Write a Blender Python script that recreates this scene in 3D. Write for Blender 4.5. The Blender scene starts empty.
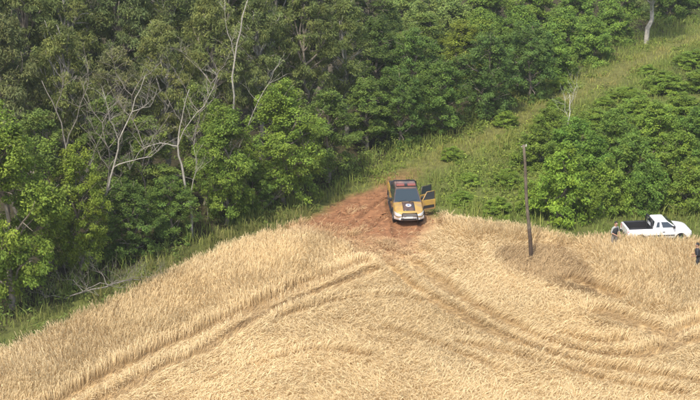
import bpy, bmesh, math, random
import numpy as np
from mathutils import Vector, Matrix

# ------------------------------------------------------------------ camera, sky, sun, exposure
SC = bpy.context.scene
COL = SC.collection
CAM_H, PITCH, FPX = 30.0, math.radians(20.0), 1400.0      # photo is 700 px wide
cam = bpy.data.cameras.new('camera'); camo = bpy.data.objects.new('camera', cam); COL.objects.link(camo)
cam.sensor_width = 36.0; cam.lens = 36.0 * FPX / 700.0
cam.clip_start = 0.5; cam.clip_end = 8000
camo.location = (0, 0, CAM_H); camo.rotation_euler = (math.pi/2 - PITCH, 0, 0)
SC.camera = camo

SUN_EL, SUN_AZ = math.radians(56), math.radians(205)       # azimuth clockwise from +Y: behind and left of the camera
world = bpy.data.worlds.new('World'); SC.world = world; world.use_nodes = True
wn = world.node_tree; bg = wn.nodes['Background']
sky = wn.nodes.new('ShaderNodeTexSky'); sky.sky_type = 'NISHITA'; sky.sun_disc = False
sky.sun_elevation = SUN_EL; sky.sun_rotation = SUN_AZ; sky.dust_density = 3.0; sky.air_density = 1.0
wn.links.new(sky.outputs[0], bg.inputs[0]); bg.inputs[1].default_value = 0.15
sl = bpy.data.lights.new('sun', 'SUN'); sl.energy = 2.6; sl.angle = math.radians(1.5); sl.color = (1, .94, .84)
so = bpy.data.objects.new('sun', sl); COL.objects.link(so)
sdir = Vector((math.sin(SUN_AZ)*math.cos(SUN_EL), math.cos(SUN_AZ)*math.cos(SUN_EL), math.sin(SUN_EL)))
so.rotation_euler = sdir.to_track_quat('Z', 'Y').to_euler(); so.location = (0, 0, 60)
SC.view_settings.view_transform = 'Standard'; SC.view_settings.look = 'None'
SC.view_settings.exposure = 0.8; SC.view_settings.gamma = 1.0
SC.render.engine = 'CYCLES'
SC.cycles.use_denoising = True
SC.cycles.max_bounces = 6; SC.cycles.diffuse_bounces = 3; SC.cycles.transmission_bounces = 4

rng = np.random.default_rng(7)
R = random.Random(3)

# ------------------------------------------------------------------ helpers
def vnoise(x, y, s, seed=0):
    x = np.asarray(x, float)/s; y = np.asarray(y, float)/s
    xi = np.floor(x).astype(np.int64); yi = np.floor(y).astype(np.int64)
    fx = x-xi; fy = y-yi; fx = fx*fx*(3-2*fx); fy = fy*fy*(3-2*fy)
    def hsh(a, b):
        h = (a*374761393 + b*668265263 + seed*1274126177) & 0xffffffff
        h = ((h ^ (h >> 13))*1274126177) & 0xffffffff
        return ((h ^ (h >> 16)) & 0xffff)/65535.0
    return ((hsh(xi, yi)*(1-fx)+hsh(xi+1, yi)*fx)*(1-fy) + (hsh(xi, yi+1)*(1-fx)+hsh(xi+1, yi+1)*fx)*fy)*2-1
def fbm(x, y, s, seed=0): return .55*vnoise(x, y, s, seed)+.3*vnoise(x, y, s*.47, seed+5)+.15*vnoise(x, y, s*.21, seed+9)
def smooth(a, b, v): t = np.clip((v-a)/(b-a), 0, 1); return t*t*(3-2*t)

KEEP_OUT = []          # (centre x, y, heading, half length, half width): nothing grows inside a vehicle
def hgt(x, y):          # gentle swells of the terrain
    return .22*vnoise(x, y, 17, 1) + .05*vnoise(x, y, 3.5, 2)
def G(px, py, z=0.0):   # pixel of the photograph -> point on the ground
    dx = (px-350)/FPX; dy = (200-py)/FPX
    d = Vector((dx, math.cos(PITCH)+dy*math.sin(PITCH), -math.sin(PITCH)+dy*math.cos(PITCH)))
    t = (z-CAM_H)/d.z
    return Vector((d.x*t, d.y*t, z))
def on_ground(px, py):
    p = G(px, py); return Vector((p.x, p.y, float(hgt(p.x, p.y))))
def project(x, y, z=0):
    f = y*math.cos(PITCH)-(z-CAM_H)*math.sin(PITCH); u = y*math.sin(PITCH)+(z-CAM_H)*math.cos(PITCH)
    return 350+FPX*x/f, 200-FPX*u/f
def W(pts): return np.array([[*G(*p)[:2]] for p in pts])

def in_poly(x, y, P):
    ins = np.zeros(x.shape, bool); n = len(P)
    for i in range(n):
        x0, y0 = P[i]; x1, y1 = P[(i+1) % n]
        c = ((y0 > y) != (y1 > y)); 
        with np.errstate(divide='ignore', invalid='ignore'):
            ins ^= c & (x < (x1-x0)*(y-y0)/(y1-y0+1e-12)+x0)
    return ins
def pl_dist(x, y, P):
    best = np.full(x.shape, 1e9); tx = np.zeros(x.shape); ty = np.zeros(x.shape)
    for (x0, y0), (x1, y1) in zip(P[:-1], P[1:]):
        L2 = (x1-x0)**2+(y1-y0)**2
        t = np.clip(((x-x0)*(x1-x0)+(y-y0)*(y1-y0))/L2, 0, 1)
        d = np.hypot(x-x0-t*(x1-x0), y-y0-t*(y1-y0)); m = d < best
        best = np.where(m, d, best); L = math.sqrt(L2)
        tx = np.where(m, (x1-x0)/L, tx); ty = np.where(m, (y1-y0)/L, ty)
    return best, tx, ty
def pl_away(x, y, P):     # unit vector from the nearest point of a polyline
    best = np.full(x.shape, 1e9); ax = np.zeros(x.shape); ay = np.zeros(x.shape)
    for (x0, y0), (x1, y1) in zip(P[:-1], P[1:]):
        t = np.clip(((x-x0)*(x1-x0)+(y-y0)*(y1-y0))/((x1-x0)**2+(y1-y0)**2), 0, 1); dx = x-x0-t*(x1-x0); dy = y-y0-t*(y1-y0)
        d = np.hypot(dx, dy); m = d < best; best = np.where(m, d, best); ax = np.where(m, dx/(d+1e-6), ax); ay = np.where(m, dy/(d+1e-6), ay)
    return ax, ay
def sdist(x, y, P):     # signed distance to a closed polygon, negative inside
    d = pl_dist(x, y, np.vstack([P, P[:1]]))[0]
    return np.where(in_poly(x, y, P), -d, d)
def curve(pts, n=6):    # Catmull-Rom through the points
    P = np.array([pts[0]]+list(pts)+[pts[-1]], float); out = []
    for i in range(1, len(P)-2):
        for t in np.linspace(0, 1, n, endpoint=False):
            a, b, c, d = P[i-1:i+3]
            out.append(.5*((2*b)+(c-a)*t+(2*a-5*b+4*c-d)*t*t+(3*b-a-3*c+d)*t**3))
    out.append(P[-2]); return np.array(out)

def np_mesh(name, V, faces, col=None, smooth_sh=False):
    """faces: list of integer arrays (n, k)"""
    me = bpy.data.meshes.new(name); V = np.asarray(V, np.float32)
    me.vertices.add(len(V)); me.vertices.foreach_set('co', V.ravel())
    lv = np.concatenate([f.ravel() for f in faces]).astype(np.int32)
    cnt = np.concatenate([np.full(len(f), f.shape[1]) for f in faces]).astype(np.int32)
    st = np.concatenate([[0], np.cumsum(cnt)[:-1]]).astype(np.int32)
    me.loops.add(len(lv)); me.loops.foreach_set('vertex_index', lv)
    me.polygons.add(len(cnt)); me.polygons.foreach_set('loop_start', st); me.polygons.foreach_set('loop_total', cnt)
    me.polygons.foreach_set('use_smooth', np.full(len(cnt), smooth_sh))
    me.update(calc_edges=True)
    if col is not None:
        a = me.color_attributes.new('col', 'FLOAT_COLOR', 'POINT')
        c = np.ones((len(V), 4), np.float32); c[:, :3] = col; a.data.foreach_set('color', c.ravel())
    me.validate()
    return me
def obj(name, me, mat=None, parent=None):
    o = bpy.data.objects.new(name, me); COL.objects.link(o)
    if mat is not None and me is not None:
        for m in (mat if isinstance(mat, (list, tuple)) else [mat]): me.materials.append(m)
    if parent: o.parent = parent
    return o
def tag(o, label=None, cat=None, group=None, kind=None):
    for k, v in (('label', label), ('category', cat), ('group', group), ('kind', kind)):
        if v: o[k] = v
    return o
def empty(name, loc, rz=0):
    o = bpy.data.objects.new(name, None); COL.objects.link(o); o.empty_display_size = .3
    o.location = loc; o.rotation_euler = (0, 0, rz); return o
def dup(root, name=None):
    r = root.copy(); COL.objects.link(r)
    for ch in list(root.children):
        c = ch.copy(); COL.objects.link(c); c.parent = r
    return r

# ------------------------------------------------------------------ materials
def mat(name, color, rough=.6, metal=0, spec=.5, noise=0, nscale=6, coat=0):
    m = bpy.data.materials.new(name); m.use_nodes = True; t = m.node_tree; b = t.nodes['Principled BSDF']
    b.inputs['Base Color'].default_value = (*color, 1); b.inputs['Roughness'].default_value = rough
    b.inputs['Metallic'].default_value = metal; b.inputs['Specular IOR Level'].default_value = spec
    b.inputs['Coat Weight'].default_value = coat
    if noise:
        tc = t.nodes.new('ShaderNodeTexCoord')
        n = t.nodes.new('ShaderNodeTexNoise'); n.inputs['Scale'].default_value = nscale; n.inputs['Detail'].default_value = 6
        t.links.new(tc.outputs['Object'], n.inputs['Vector'])
        r = t.nodes.new('ShaderNodeValToRGB')
        r.color_ramp.elements[0].position = .3; r.color_ramp.elements[1].position = .7
        r.color_ramp.elements[0].color = (*[c*(1-noise) for c in color], 1)
        r.color_ramp.elements[1].color = (*[min(1, c*(1+noise)) for c in color], 1)
        t.links.new(n.outputs['Fac'], r.inputs['Fac']); t.links.new(r.outputs['Color'], b.inputs['Base Color'])
        bu = t.nodes.new('ShaderNodeBump'); bu.inputs['Strength'].default_value = .25; bu.inputs['Distance'].default_value = .02
        t.links.new(n.outputs['Fac'], bu.inputs['Height']); t.links.new(bu.outputs['Normal'], b.inputs['Normal'])
    return m
def dusty(name, color, dust, amount, rough=.35, coat=.3, nscale=3):
    """paint with blown-on dust"""
    m = mat(name, color, rough, coat=coat); t = m.node_tree; b = t.nodes['Principled BSDF']
    tc = t.nodes.new('ShaderNodeTexCoord'); n = t.nodes.new('ShaderNodeTexNoise'); n.inputs['Scale'].default_value = nscale
    n.inputs['Detail'].default_value = 8; t.links.new(tc.outputs['Object'], n.inputs['Vector'])
    mr = t.nodes.new('ShaderNodeMapRange'); mr.inputs['From Min'].default_value = .35; mr.inputs['From Max'].default_value = .7
    mr.inputs['To Max'].default_value = amount; t.links.new(n.outputs['Fac'], mr.inputs['Value'])
    mx = t.nodes.new('ShaderNodeMixRGB'); mx.inputs['Color1'].default_value = (*color, 1); mx.inputs['Color2'].default_value = (*dust, 1)
    sx = t.nodes.new('ShaderNodeSeparateXYZ'); t.links.new(tc.outputs['Object'], sx.inputs[0])
    mz = t.nodes.new('ShaderNodeMapRange'); mz.inputs['From Min'].default_value = .8; mz.inputs['From Max'].default_value = .35; mz.inputs['To Max'].default_value = min(1, amount*1.3); t.links.new(sx.outputs['Z'], mz.inputs['Value'])
    n2 = t.nodes.new('ShaderNodeTexNoise'); n2.inputs['Scale'].default_value = 9; n2.inputs['Detail'].default_value = 6; t.links.new(tc.outputs['Object'], n2.inputs['Vector'])
    mm = t.nodes.new('ShaderNodeMath'); mm.operation = 'MULTIPLY'; t.links.new(mz.outputs['Result'], mm.inputs[0]); t.links.new(n2.outputs['Fac'], mm.inputs[1])
    ad = t.nodes.new('ShaderNodeMath'); ad.operation = 'ADD'; ad.use_clamp = True; t.links.new(mr.outputs['Result'], ad.inputs[0]); t.links.new(mm.outputs[0], ad.inputs[1])
    t.links.new(ad.outputs[0], mx.inputs['Fac']); t.links.new(mx.outputs['Color'], b.inputs['Base Color'])
    return m
def leaf_mat(name, rough=.6, trans=.36, spec=.16, objcol=True):
    m = bpy.data.materials.new(name); m.use_nodes = True; t = m.node_tree; b = t.nodes['Principled BSDF']
    at = t.nodes.new('ShaderNodeVertexColor'); at.layer_name = 'col'
    src = at.outputs['Color']
    if objcol:
        oi = t.nodes.new('ShaderNodeObjectInfo'); mx = t.nodes.new('ShaderNodeMixRGB'); mx.blend_type = 'MULTIPLY'
        mx.inputs['Fac'].default_value = 1; t.links.new(src, mx.inputs['Color1']); t.links.new(oi.outputs['Color'], mx.inputs['Color2'])
        src = mx.outputs['Color']
    t.links.new(src, b.inputs['Base Color']); b.inputs['Roughness'].default_value = rough; b.inputs['Specular IOR Level'].default_value = spec
    tr = t.nodes.new('ShaderNodeBsdfTranslucent'); ms = t.nodes.new('ShaderNodeMixShader'); ms.inputs['Fac'].default_value = trans
    t.links.new(src, tr.inputs['Color']); t.links.new(b.outputs[0], ms.inputs[1]); t.links.new(tr.outputs[0], ms.inputs[2])
    t.links.new(ms.outputs[0], t.nodes['Material Output'].inputs['Surface'])
    return m
def soil_mat(name, bump=.6, nscale=2.2):
    m = bpy.data.materials.new(name); m.use_nodes = True; t = m.node_tree; b = t.nodes['Principled BSDF']
    at = t.nodes.new('ShaderNodeVertexColor'); at.layer_name = 'col'
    tc = t.nodes.new('ShaderNodeTexCoord')
    n = t.nodes.new('ShaderNodeTexNoise'); n.inputs['Scale'].default_value = nscale; n.inputs['Detail'].default_value = 9; n.inputs['Roughness'].default_value = .65
    t.links.new(tc.outputs['Object'], n.inputs['Vector'])
    r = t.nodes.new('ShaderNodeValToRGB'); r.color_ramp.elements[0].color = (.55, .52, .5, 1); r.color_ramp.elements[1].color = (1.35, 1.3, 1.2, 1)
    r.color_ramp.elements[0].position = .3; r.color_ramp.elements[1].position = .72
    t.links.new(n.outputs['Fac'], r.inputs['Fac'])
    mx = t.nodes.new('ShaderNodeMixRGB'); mx.blend_type = 'MULTIPLY'; mx.inputs['Fac'].default_value = 1
    t.links.new(at.outputs['Color'], mx.inputs['Color1']); t.links.new(r.outputs['Color'], mx.inputs['Color2'])
    t.links.new(mx.outputs['Color'], b.inputs['Base Color']); b.inputs['Roughness'].default_value = .95; b.inputs['Specular IOR Level'].default_value = .1
    bu = t.nodes.new('ShaderNodeBump'); bu.inputs['Strength'].default_value = bump; bu.inputs['Distance'].default_value = .15
    t.links.new(n.outputs['Fac'], bu.inputs['Height']); t.links.new(bu.outputs['Normal'], b.inputs['Normal'])
    return m

M_SOIL = soil_mat('soil'); M_LEAF = leaf_mat('leaf'); M_WHEAT = leaf_mat('straw', .75, .34, .08, False); M_GRASS = leaf_mat('grass_blade', .7, .25, .15, False)
M_BARK = mat('bark_grey', (.22, .19, .15), .9, spec=.1, noise=.4, nscale=5)
M_PALE = mat('bark_pale', (.31, .29, .245), .85, spec=.1, noise=.3, nscale=5)
M_DEAD = mat('dead_wood', (.20, .18, .15), .9, spec=.1, noise=.35, nscale=6)

# ------------------------------------------------------------------ layout of the place (from pixels on flat ground)
FIELD = W([(-260, 470), (0, 358), (60, 328), (130, 297), (200, 264), (262, 238), (300, 226), (345, 205), (400, 206), (432, 216),
           (470, 223), (500, 231), (560, 243), (610, 247), (700, 249), (1000, 258)])
FIELD = np.vstack([FIELD, [[75, 30], [-60, 30]]])
DIRT = W([(300, 224), (340, 198), (368, 189), (398, 184), (422, 198), (434, 214), (432, 230), (418, 240), (392, 240), (360, 234), (335, 228)])
MIXED = W([(268, 240), (340, 198), (400, 186), (436, 212), (440, 235), (425, 258), (398, 266), (360, 258), (325, 244)])
TRACK = curve(W([(372, 196), (410, 172), (480, 142), (535, 115), (590, 90), (640, 62), (690, 42), (780, 10)]))
RUTS = [curve(W(p)) for p in (
    [(20, 425), (72, 398), (120, 372), (168, 349), (224, 326), (300, 293), (340, 276), (362, 266)],
    [(60, 425), (116, 398), (160, 373), (200, 357), (250, 325), (310, 299), (350, 284), (374, 274)],
    [(408, 264), (430, 282), (451, 299), (480, 317), (527, 341), (555, 353), (590, 362), (640, 363), (672, 353), (720, 345)],
    [(388, 268), (405, 285), (440, 310), (480, 332), (525, 352), (580, 372), (660, 384), (730, 398)],
    [(559, 341), (595, 350), (622, 348)],
    [(600, 321), (627, 328), (654, 339), (672, 350)],
    [(672, 343), (700, 329), (730, 318)],
    [(280, 322), (340, 306), (400, 302), (460, 318)], [(455, 347), (520, 364), (600, 386), (680, 402)], [(380, 332), (430, 347), (500, 377)], [(250, 372), (310, 356), (370, 362)],
    [(572, 286), (592, 294), (614, 303)])]
RUT_W = [.34, .36, .36, .24, .28, .46, .32, .14, .17, .15, .13, .42]
STAND_L = W([(-300, 560), (20, 420), (72, 396), (168, 345), (250, 312), (330, 270), (350, 250), (310, 215), (200, 235), (0, 335), (-260, 460)])
STAND_R = W([(585, 262), (600, 290), (640, 318), (700, 326), (1000, 330), (1000, 245), (610, 236), (565, 240)])
BLOCK = W([(486, 262), (500, 252), (560, 250), (578, 262), (590, 285), (612, 303), (570, 298), (530, 284)])
FRINGE = W([(430, 218), (500, 230), (565, 240), (565, 250), (500, 245), (430, 232)])
BANK = W([(436, 206), (470, 212), (530, 222), (540, 190), (560, 160), (545, 135), (500, 150), (450, 178)])
WOOD = np.vstack([W([(-260, 455), (0, 334), (60, 303), (130, 270), (200, 236), (262, 212), (310, 198), (350, 182), (420, 150), (480, 128), (535, 100), (590, 72), (650, 40), (760, 0)]), [[60, 230], [-140, 230], [-140, 30]]])
THICKET = W([(436, 208), (470, 212), (560, 226), (700, 231), (1000, 240), (1000, 60), (760, 35), (690, 60), (610, 96), (540, 128), (490, 155), (440, 185)])

WP = G(659, 247)+Vector((0, .85, 0)); PP = G(409, 225)-Vector((math.cos(math.radians(-86.5)), math.sin(math.radians(-86.5)), 0))*2.35
KEEP_OUT += [(WP.x, WP.y, math.radians(6), 2.1, .82), (PP.x, PP.y, math.radians(-86.5), 2.75, 1.0)]
def clear_of(x, y):
    ok = np.ones(x.shape, bool)
    for cx, cy, a, hl, hw in KEEP_OUT:
        u = (x-cx)*math.cos(a)+(y-cy)*math.sin(a); v = -(x-cx)*math.sin(a)+(y-cy)*math.cos(a); ok &= ~((np.abs(u) < hl) & (np.abs(v) < hw))
    return ok
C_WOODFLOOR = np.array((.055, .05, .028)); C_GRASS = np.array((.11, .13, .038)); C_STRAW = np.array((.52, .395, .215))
C_DIRT = np.array((.27, .14, .074)); C_TRACK = np.array((.15, .15, .05))
def ground_colour(x, y):
    n = fbm(x, y, 3.0, 11)
    c = np.repeat(C_GRASS[None], len(x), 0)*(1+.35*n[:, None])
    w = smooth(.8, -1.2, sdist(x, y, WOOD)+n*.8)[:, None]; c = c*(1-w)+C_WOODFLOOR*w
    d, _, _ = pl_dist(x, y, TRACK); w = (smooth(1.8, .4, d+n*.9)*.75)[:, None]; c = c*(1-w)+C_TRACK*w
    f = smooth(.25, -.3, sdist(x, y, FIELD)+n*.35)[:, None]; c = c*(1-f)+C_STRAW*(1+.25*n[:, None])*f
    m = (smooth(.6, -1.6, sdist(x, y, MIXED)+n*1.1)*.75)[:, None]; c = c*(1-m)+C_DIRT*m
    m = smooth(.5, -.7, sdist(x, y, DIRT)+n*.8)[:, None]; c = c*(1-m)+C_DIRT*(1+.2*n[:, None])*m
    d, _, _ = pl_dist(x, y, TRACK[:7]); m = (smooth(1.3, .1, d+n*1.1)*.7*smooth(90, 84.5, y+2*n))[:, None]; c = c*(1-m)+C_DIRT*m
    return np.clip(c, .01, 1)

def merge_np(me, P, FF, fcol):
    v = np.zeros(len(me.vertices)*3); me.vertices.foreach_get('co', v); v = v.reshape(-1, 3)
    f = np.zeros(len(me.loops), int); me.loops.foreach_get('vertex_index', f); f = f.reshape(-1, 4)
    c = np.zeros(len(v)*4); me.color_attributes['col'].data.foreach_get('color', c); c = c.reshape(-1, 4)[:, :3]
    return np.vstack([v, P]), [np.vstack([f, FF+len(v)])], np.vstack([c, fcol])
DRUTS = [curve(W(p)) for p in ([(396, 262), (394, 240), (393, 222), (388, 200), (396, 186)], [(424, 260), (421, 240), (420, 224), (414, 202), (414, 188)], [(330, 244), (352, 222), (372, 205), (392, 192)], [(345, 254), (366, 232), (386, 212), (402, 196)])]
def build_ground():
    st = .42; xs = np.arange(-48, 62, st); ys = np.arange(38, 172, st)
    X, Y = np.meshgrid(xs, ys); x = X.ravel(); y = Y.ravel()
    edge = smooth(0, 6, np.minimum(np.minimum(x-xs[0], xs[-1]-x), np.minimum(y-ys[0], ys[-1]-y)))
    n = fbm(x, y, 1.1, 21)
    dm = smooth(.4, -.8, sdist(x, y, MIXED))
    z = (hgt(x, y) + .05*n*dm)*edge
    rr = np.full(x.shape, 9.)
    V = np.stack([x, y, z], 1); col = ground_colour(x, y)
    nx, ny = len(xs), len(ys)
    i = (np.arange(ny-1)[:, None]*nx+np.arange(nx-1)[None]).ravel()
    F = np.stack([i, i+1, i+nx+1, i+nx], 1)
    cx = (x[F[:, 0]]+x[F[:, 2]])/2; cy = (y[F[:, 0]]+y[F[:, 2]])/2; nn = fbm(cx, cy, 1.6, 31)
    isd = sdist(cx, cy, DIRT)+nn*.5 < 0
    isd |= pl_dist(cx, cy, TRACK)[0]+nn*.5 < 1.25
    isf = (sdist(cx, cy, FIELD)+nn*.15 < 0) & ~isd
    # the bare earth gets a finer sheet with wheel ruts; its rim stays on the coarse grid so nothing gapes
    near_d = isd & (sdist(cx, cy, DIRT) < .6); K = 4; fv, ff, fc = [], [], []
    g = np.linspace(0, 1, K+1); uu, vv = np.meshgrid(g, g); uu = uu.ravel(); vv = vv.ravel()
    q = (np.arange(K)[:, None]*(K+1)+np.arange(K)[None]).ravel(); fq = np.stack([q, q+1, q+K+2, q+K+1], 1)
    cells = F[near_d]; A, Bv, Cv, Dv = (V[cells[:, k]][:, None] for k in range(4))
    P = A*((1-uu)*(1-vv))[None, :, None]+Bv*(uu*(1-vv))[None, :, None]+Cv*(uu*vv)[None, :, None]+Dv*((1-uu)*vv)[None, :, None]
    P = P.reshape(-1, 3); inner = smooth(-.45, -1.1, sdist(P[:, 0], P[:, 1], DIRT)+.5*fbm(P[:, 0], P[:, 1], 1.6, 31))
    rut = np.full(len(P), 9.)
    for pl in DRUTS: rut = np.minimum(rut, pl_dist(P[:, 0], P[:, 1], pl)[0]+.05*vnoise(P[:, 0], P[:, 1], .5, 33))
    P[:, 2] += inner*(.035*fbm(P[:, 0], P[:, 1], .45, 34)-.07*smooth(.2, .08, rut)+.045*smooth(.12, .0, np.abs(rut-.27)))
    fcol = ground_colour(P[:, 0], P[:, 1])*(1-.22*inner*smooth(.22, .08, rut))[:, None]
    FF = (np.arange(len(cells))[:, None, None]*((K+1)**2)+fq[None]).reshape(-1, 4)
    def sub(mask, name, extra=None):
        f = F[mask]; u, inv = np.unique(f, return_inverse=True); f = inv.reshape(f.shape)
        v, c, fs = V[u], col[u], [f]
        if extra is not None:
            k = len(v); v = np.vstack([v, extra[0]]); c = np.vstack([c, np.repeat(C_GRASS[None]*.7, len(extra[0]), 0)]); fs = [f, extra[1]+k]
        o = obj(name, np_mesh(name, v, fs, c, True), M_SOIL); return tag(o, kind='structure')
    B = 4000.; xa, xb, ya, yb = xs[0], xs[-1], ys[0], ys[-1]
    ev = np.array([(xa, ya, 0), (xb, ya, 0), (xb, yb, 0), (xa, yb, 0), (-B, -B, 0), (B, -B, 0), (B, B, 0), (-B, B, 0)], float)
    ef = np.array([(4, 5, 1, 0), (5, 6, 2, 1), (6, 7, 3, 2), (7, 4, 0, 3)])
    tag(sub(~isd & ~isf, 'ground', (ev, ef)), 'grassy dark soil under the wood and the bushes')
    tag(sub(isf, 'field_soil'), 'straw covered soil under the ripe wheat')
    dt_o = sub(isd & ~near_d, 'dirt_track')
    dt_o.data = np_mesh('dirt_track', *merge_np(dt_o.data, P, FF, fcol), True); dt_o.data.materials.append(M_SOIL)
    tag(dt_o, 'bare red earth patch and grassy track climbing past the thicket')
build_ground()

def build_clods():
    n = 1700; x = rng.uniform(-6, 7, n*3); y = rng.uniform(68, 86, n*3); k = (sdist(x, y, MIXED)+fbm(x, y, 1.2, 35) < -.1) & clear_of(x, y) & (vnoise(x, y, 1.1, 36) > -.25); x, y = x[k][:n], y[k][:n]; n = len(x)
    r = rng.lognormal(-3.4, .45, n); O = np.array([(1, 0, 0), (0, 1, 0), (-1, 0, 0), (0, -1, 0), (0, 0, .8), (0, 0, -.8)])
    V = O[None]*r[:, None, None]*rng.uniform(.6, 1.3, (n, 6, 1))*rng.uniform(.8, 1.3, (n, 1, 3)); a = rng.uniform(0, 6.28, n); ca, sa = np.cos(a)[:, None], np.sin(a)[:, None]
    V = np.stack([V[..., 0]*ca-V[..., 1]*sa+x[:, None], V[..., 0]*sa+V[..., 1]*ca+y[:, None], V[..., 2]+(hgt(x, y)+r*.3)[:, None]], 2).reshape(-1, 3)
    F = np.array([(0, 1, 4), (1, 2, 4), (2, 3, 4), (3, 0, 4), (1, 0, 5), (2, 1, 5), (3, 2, 5), (0, 3, 5)]); F = (np.arange(n)[:, None, None]*6+F[None]).reshape(-1, 3)
    c = np.repeat(C_DIRT*rng.uniform(.7, 1.25, n)[:, None], 6, 0)
    tag(obj('earth_clods', np_mesh('earth_clods', V, [F], c), M_SOIL), 'crumbled clods of red earth around the police pickup', 'earth', kind='stuff')
build_clods()

# ------------------------------------------------------------------ wheat
def build_wheat():
    N = 1200000
    x = rng.uniform(-34, 42, N); y = rng.uniform(46, 90, N)
    k = (sdist(x, y, FIELD)+.25*vnoise(x, y, .8, 41) < 0) & clear_of(x, y)
    x, y = x[k], y[k]
    z0 = hgt(x, y); px, py = project(x, y, .3)
    inframe = (px > -25) & (px < 725) & (py < 425)
    keep = inframe | (rng.random(len(x)) < .15)
    x, y, z0 = x[keep], y[keep], z0[keep]
    # bare and mixed earth
    sd = sdist(x, y, DIRT)+.9*fbm(x, y, 1.3, 42); sm = sdist(x, y, MIXED)+1.1*fbm(x, y, 1.0, 43)
    tuft = vnoise(x, y, .75, 44)
    prob = np.where(sd < 0, .014+.2*(tuft > .66), np.where(sm < 0, .10+.8*(tuft > .1), 1))
    mixd = smooth(.6, -.6, sm)
    stand = np.maximum.reduce([smooth(.5, -.7, sdist(x, y, P)+.5*vnoise(x, y, 1.2, 45)) for P in (STAND_L, STAND_R, FRINGE)])
    blk = smooth(.2, -.2, sdist(x, y, BLOCK)+.2*vnoise(x, y, .8, 46))
    stand = np.maximum(stand*(1-blk), .35*blk)
    rut = np.full(x.shape, 9.); tx = np.ones(x.shape); ty = np.zeros(x.shape); near = np.full(x.shape, 9.); awx = np.zeros(x.shape); awy = np.zeros(x.shape)
    wob = .16*vnoise(x, y, 1.3, 47)
    for P, w in zip(RUTS, RUT_W):
        d, a, b = pl_dist(x, y, P); m = d < near; a2, b2 = pl_away(x, y, P); awx = np.where(m, a2, awx); awy = np.where(m, b2, awy); near = np.where(m, d, near)
        tx = np.where(m, a, tx); ty = np.where(m, b, ty); rut = np.minimum(rut, (d+wob)/w)
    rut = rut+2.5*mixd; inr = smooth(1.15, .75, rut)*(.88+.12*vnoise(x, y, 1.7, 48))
    prob = prob*(1-.6*inr)
    k = rng.random(len(x)) < prob
    x, y, z0, stand, blk, inr, tx, ty, near, mixd, tuft, rut, awx, awy = [a[k] for a in (x, y, z0, stand, blk, inr, tx, ty, near, mixd, tuft, rut, awx, awy)]
    n = len(x)
    # lodging direction: swirls, dragged along the wheel ruts
    ang = 2.6*vnoise(x, y, 5.5, 51)+1.5*vnoise(x, y, 1.6, 52)+.8*vnoise(x, y, .55, 53)-1.0
    lx = np.cos(ang); ly = np.sin(ang)
    w = smooth(1.6, .2, near)*.9
    lx = lx*(1-w)+tx*w*1.2; ly = ly*(1-w)+ty*w*1.2
    jit = 1.05*(1-.68*smooth(3.5, 1.2, rut)); lx += rng.normal(0, 1, n)*jit; ly += rng.normal(0, 1, n)*jit
    aw = smooth(4.0, 1.3, rut)*(1-inr)*1.35; lx += awx*aw; ly += awy*aw
    L = np.hypot(lx, ly)+1e-6; lx /= L; ly /= L
    lump = fbm(x, y, .9, 54); lump2 = vnoise(x, y, 2.2, 59)
    berm = smooth(2.8, 1.2, rut)*.2
    s_l = np.clip(.84-berm+.09*lump+.07*lump2, .35, .96)
    s_s = np.clip(.30+.08*lump+.16*rng.normal(size=n), .02, .75)
    s = s_l*(1-stand)+s_s*stand
    s = np.clip(s+rng.normal(0, .10, n), .02, .985)
    s = s*(1-inr)+.978*inr
    ln = rng.normal(.56, .09, n)*(1+.27*stand)*(1+.12*vnoise(x, y, 3.0, 55)); ln = np.where(mixd > .5, ln*.72, ln); ln *= 1-.25*blk
    ln *= 1-.35*inr
    up = np.sqrt(1-s*s)
    # points: base, mid, neck, tip; upper part bends over
    P0 = np.stack([x, y, z0-.03], 1)
    mid = .55*ln
    b1 = s*.7
    P1 = P0+np.stack([lx*b1*mid, ly*b1*mid, np.sqrt(1-b1*b1)*mid*np.where(stand > .5, 1, up/np.sqrt(1-b1*b1)*1.25).clip(0, 1)], 1)
    P2 = P0+np.stack([lx*s*ln*.9, ly*s*ln*.9, up*ln*.92+.035], 1)
    e = .13
    P3 = P2+np.stack([lx*e*(.35+.6*s), ly*e*(.35+.6*s), e*(.72-1.15*s)], 1)
    P3[:, 2] = np.maximum(P3[:, 2], z0+.015); P1[:, 2] = np.maximum(P1[:, 2], z0+.01)
    th = rng.uniform(0, 2*np.pi, n); wd = np.stack([np.cos(th), np.sin(th), rng.normal(0, .3, n)], 1)
    w0, w1, w2 = (rng.uniform(.7, 1.35, n)[:, None]*k for k in (.005, .0075, .0115))
    V = np.stack([P0-wd*w0, P0+wd*w0, P1-wd*w1, P1+wd*w1, P2-wd*w2, P2+wd*w2, P3], 1).reshape(-1, 3)
    i = (np.arange(n)*7)[:, None]
    Q = np.concatenate([i+np.array([[0, 1, 3, 2]]), i+np.array([[2, 3, 5, 4]])]); T = i+np.array([[4, 5, 6]])
    ear = np.array((.735, .587, .345)); stem = np.array((.70, .545, .305)); foot = np.array((.60, .445, .24))
    v = (1+.09*rng.normal(size=n)+.05*lump2+.06*vnoise(x, y, 6, 57))[:, None]
    g = np.clip(.5*vnoise(x, y, 4, 58)+.1*rng.normal(size=n), 0, .4)[:, None]
    tint = v*(1-g*np.array((.10, .14, .22)))*(1-.33*blk[:, None]*np.array((1, 1.15, 1.25)))*(1-.25*mixd[:, None]*np.array((.7, 1, 1.1)))*(1-inr[:, None]*np.array((.42, .48, .52)))  # rut stalks: brown pressed straw, with the furrow's shade put into the tint
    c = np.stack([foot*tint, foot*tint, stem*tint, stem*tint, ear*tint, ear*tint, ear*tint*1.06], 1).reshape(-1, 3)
    print('wheat', n)
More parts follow.
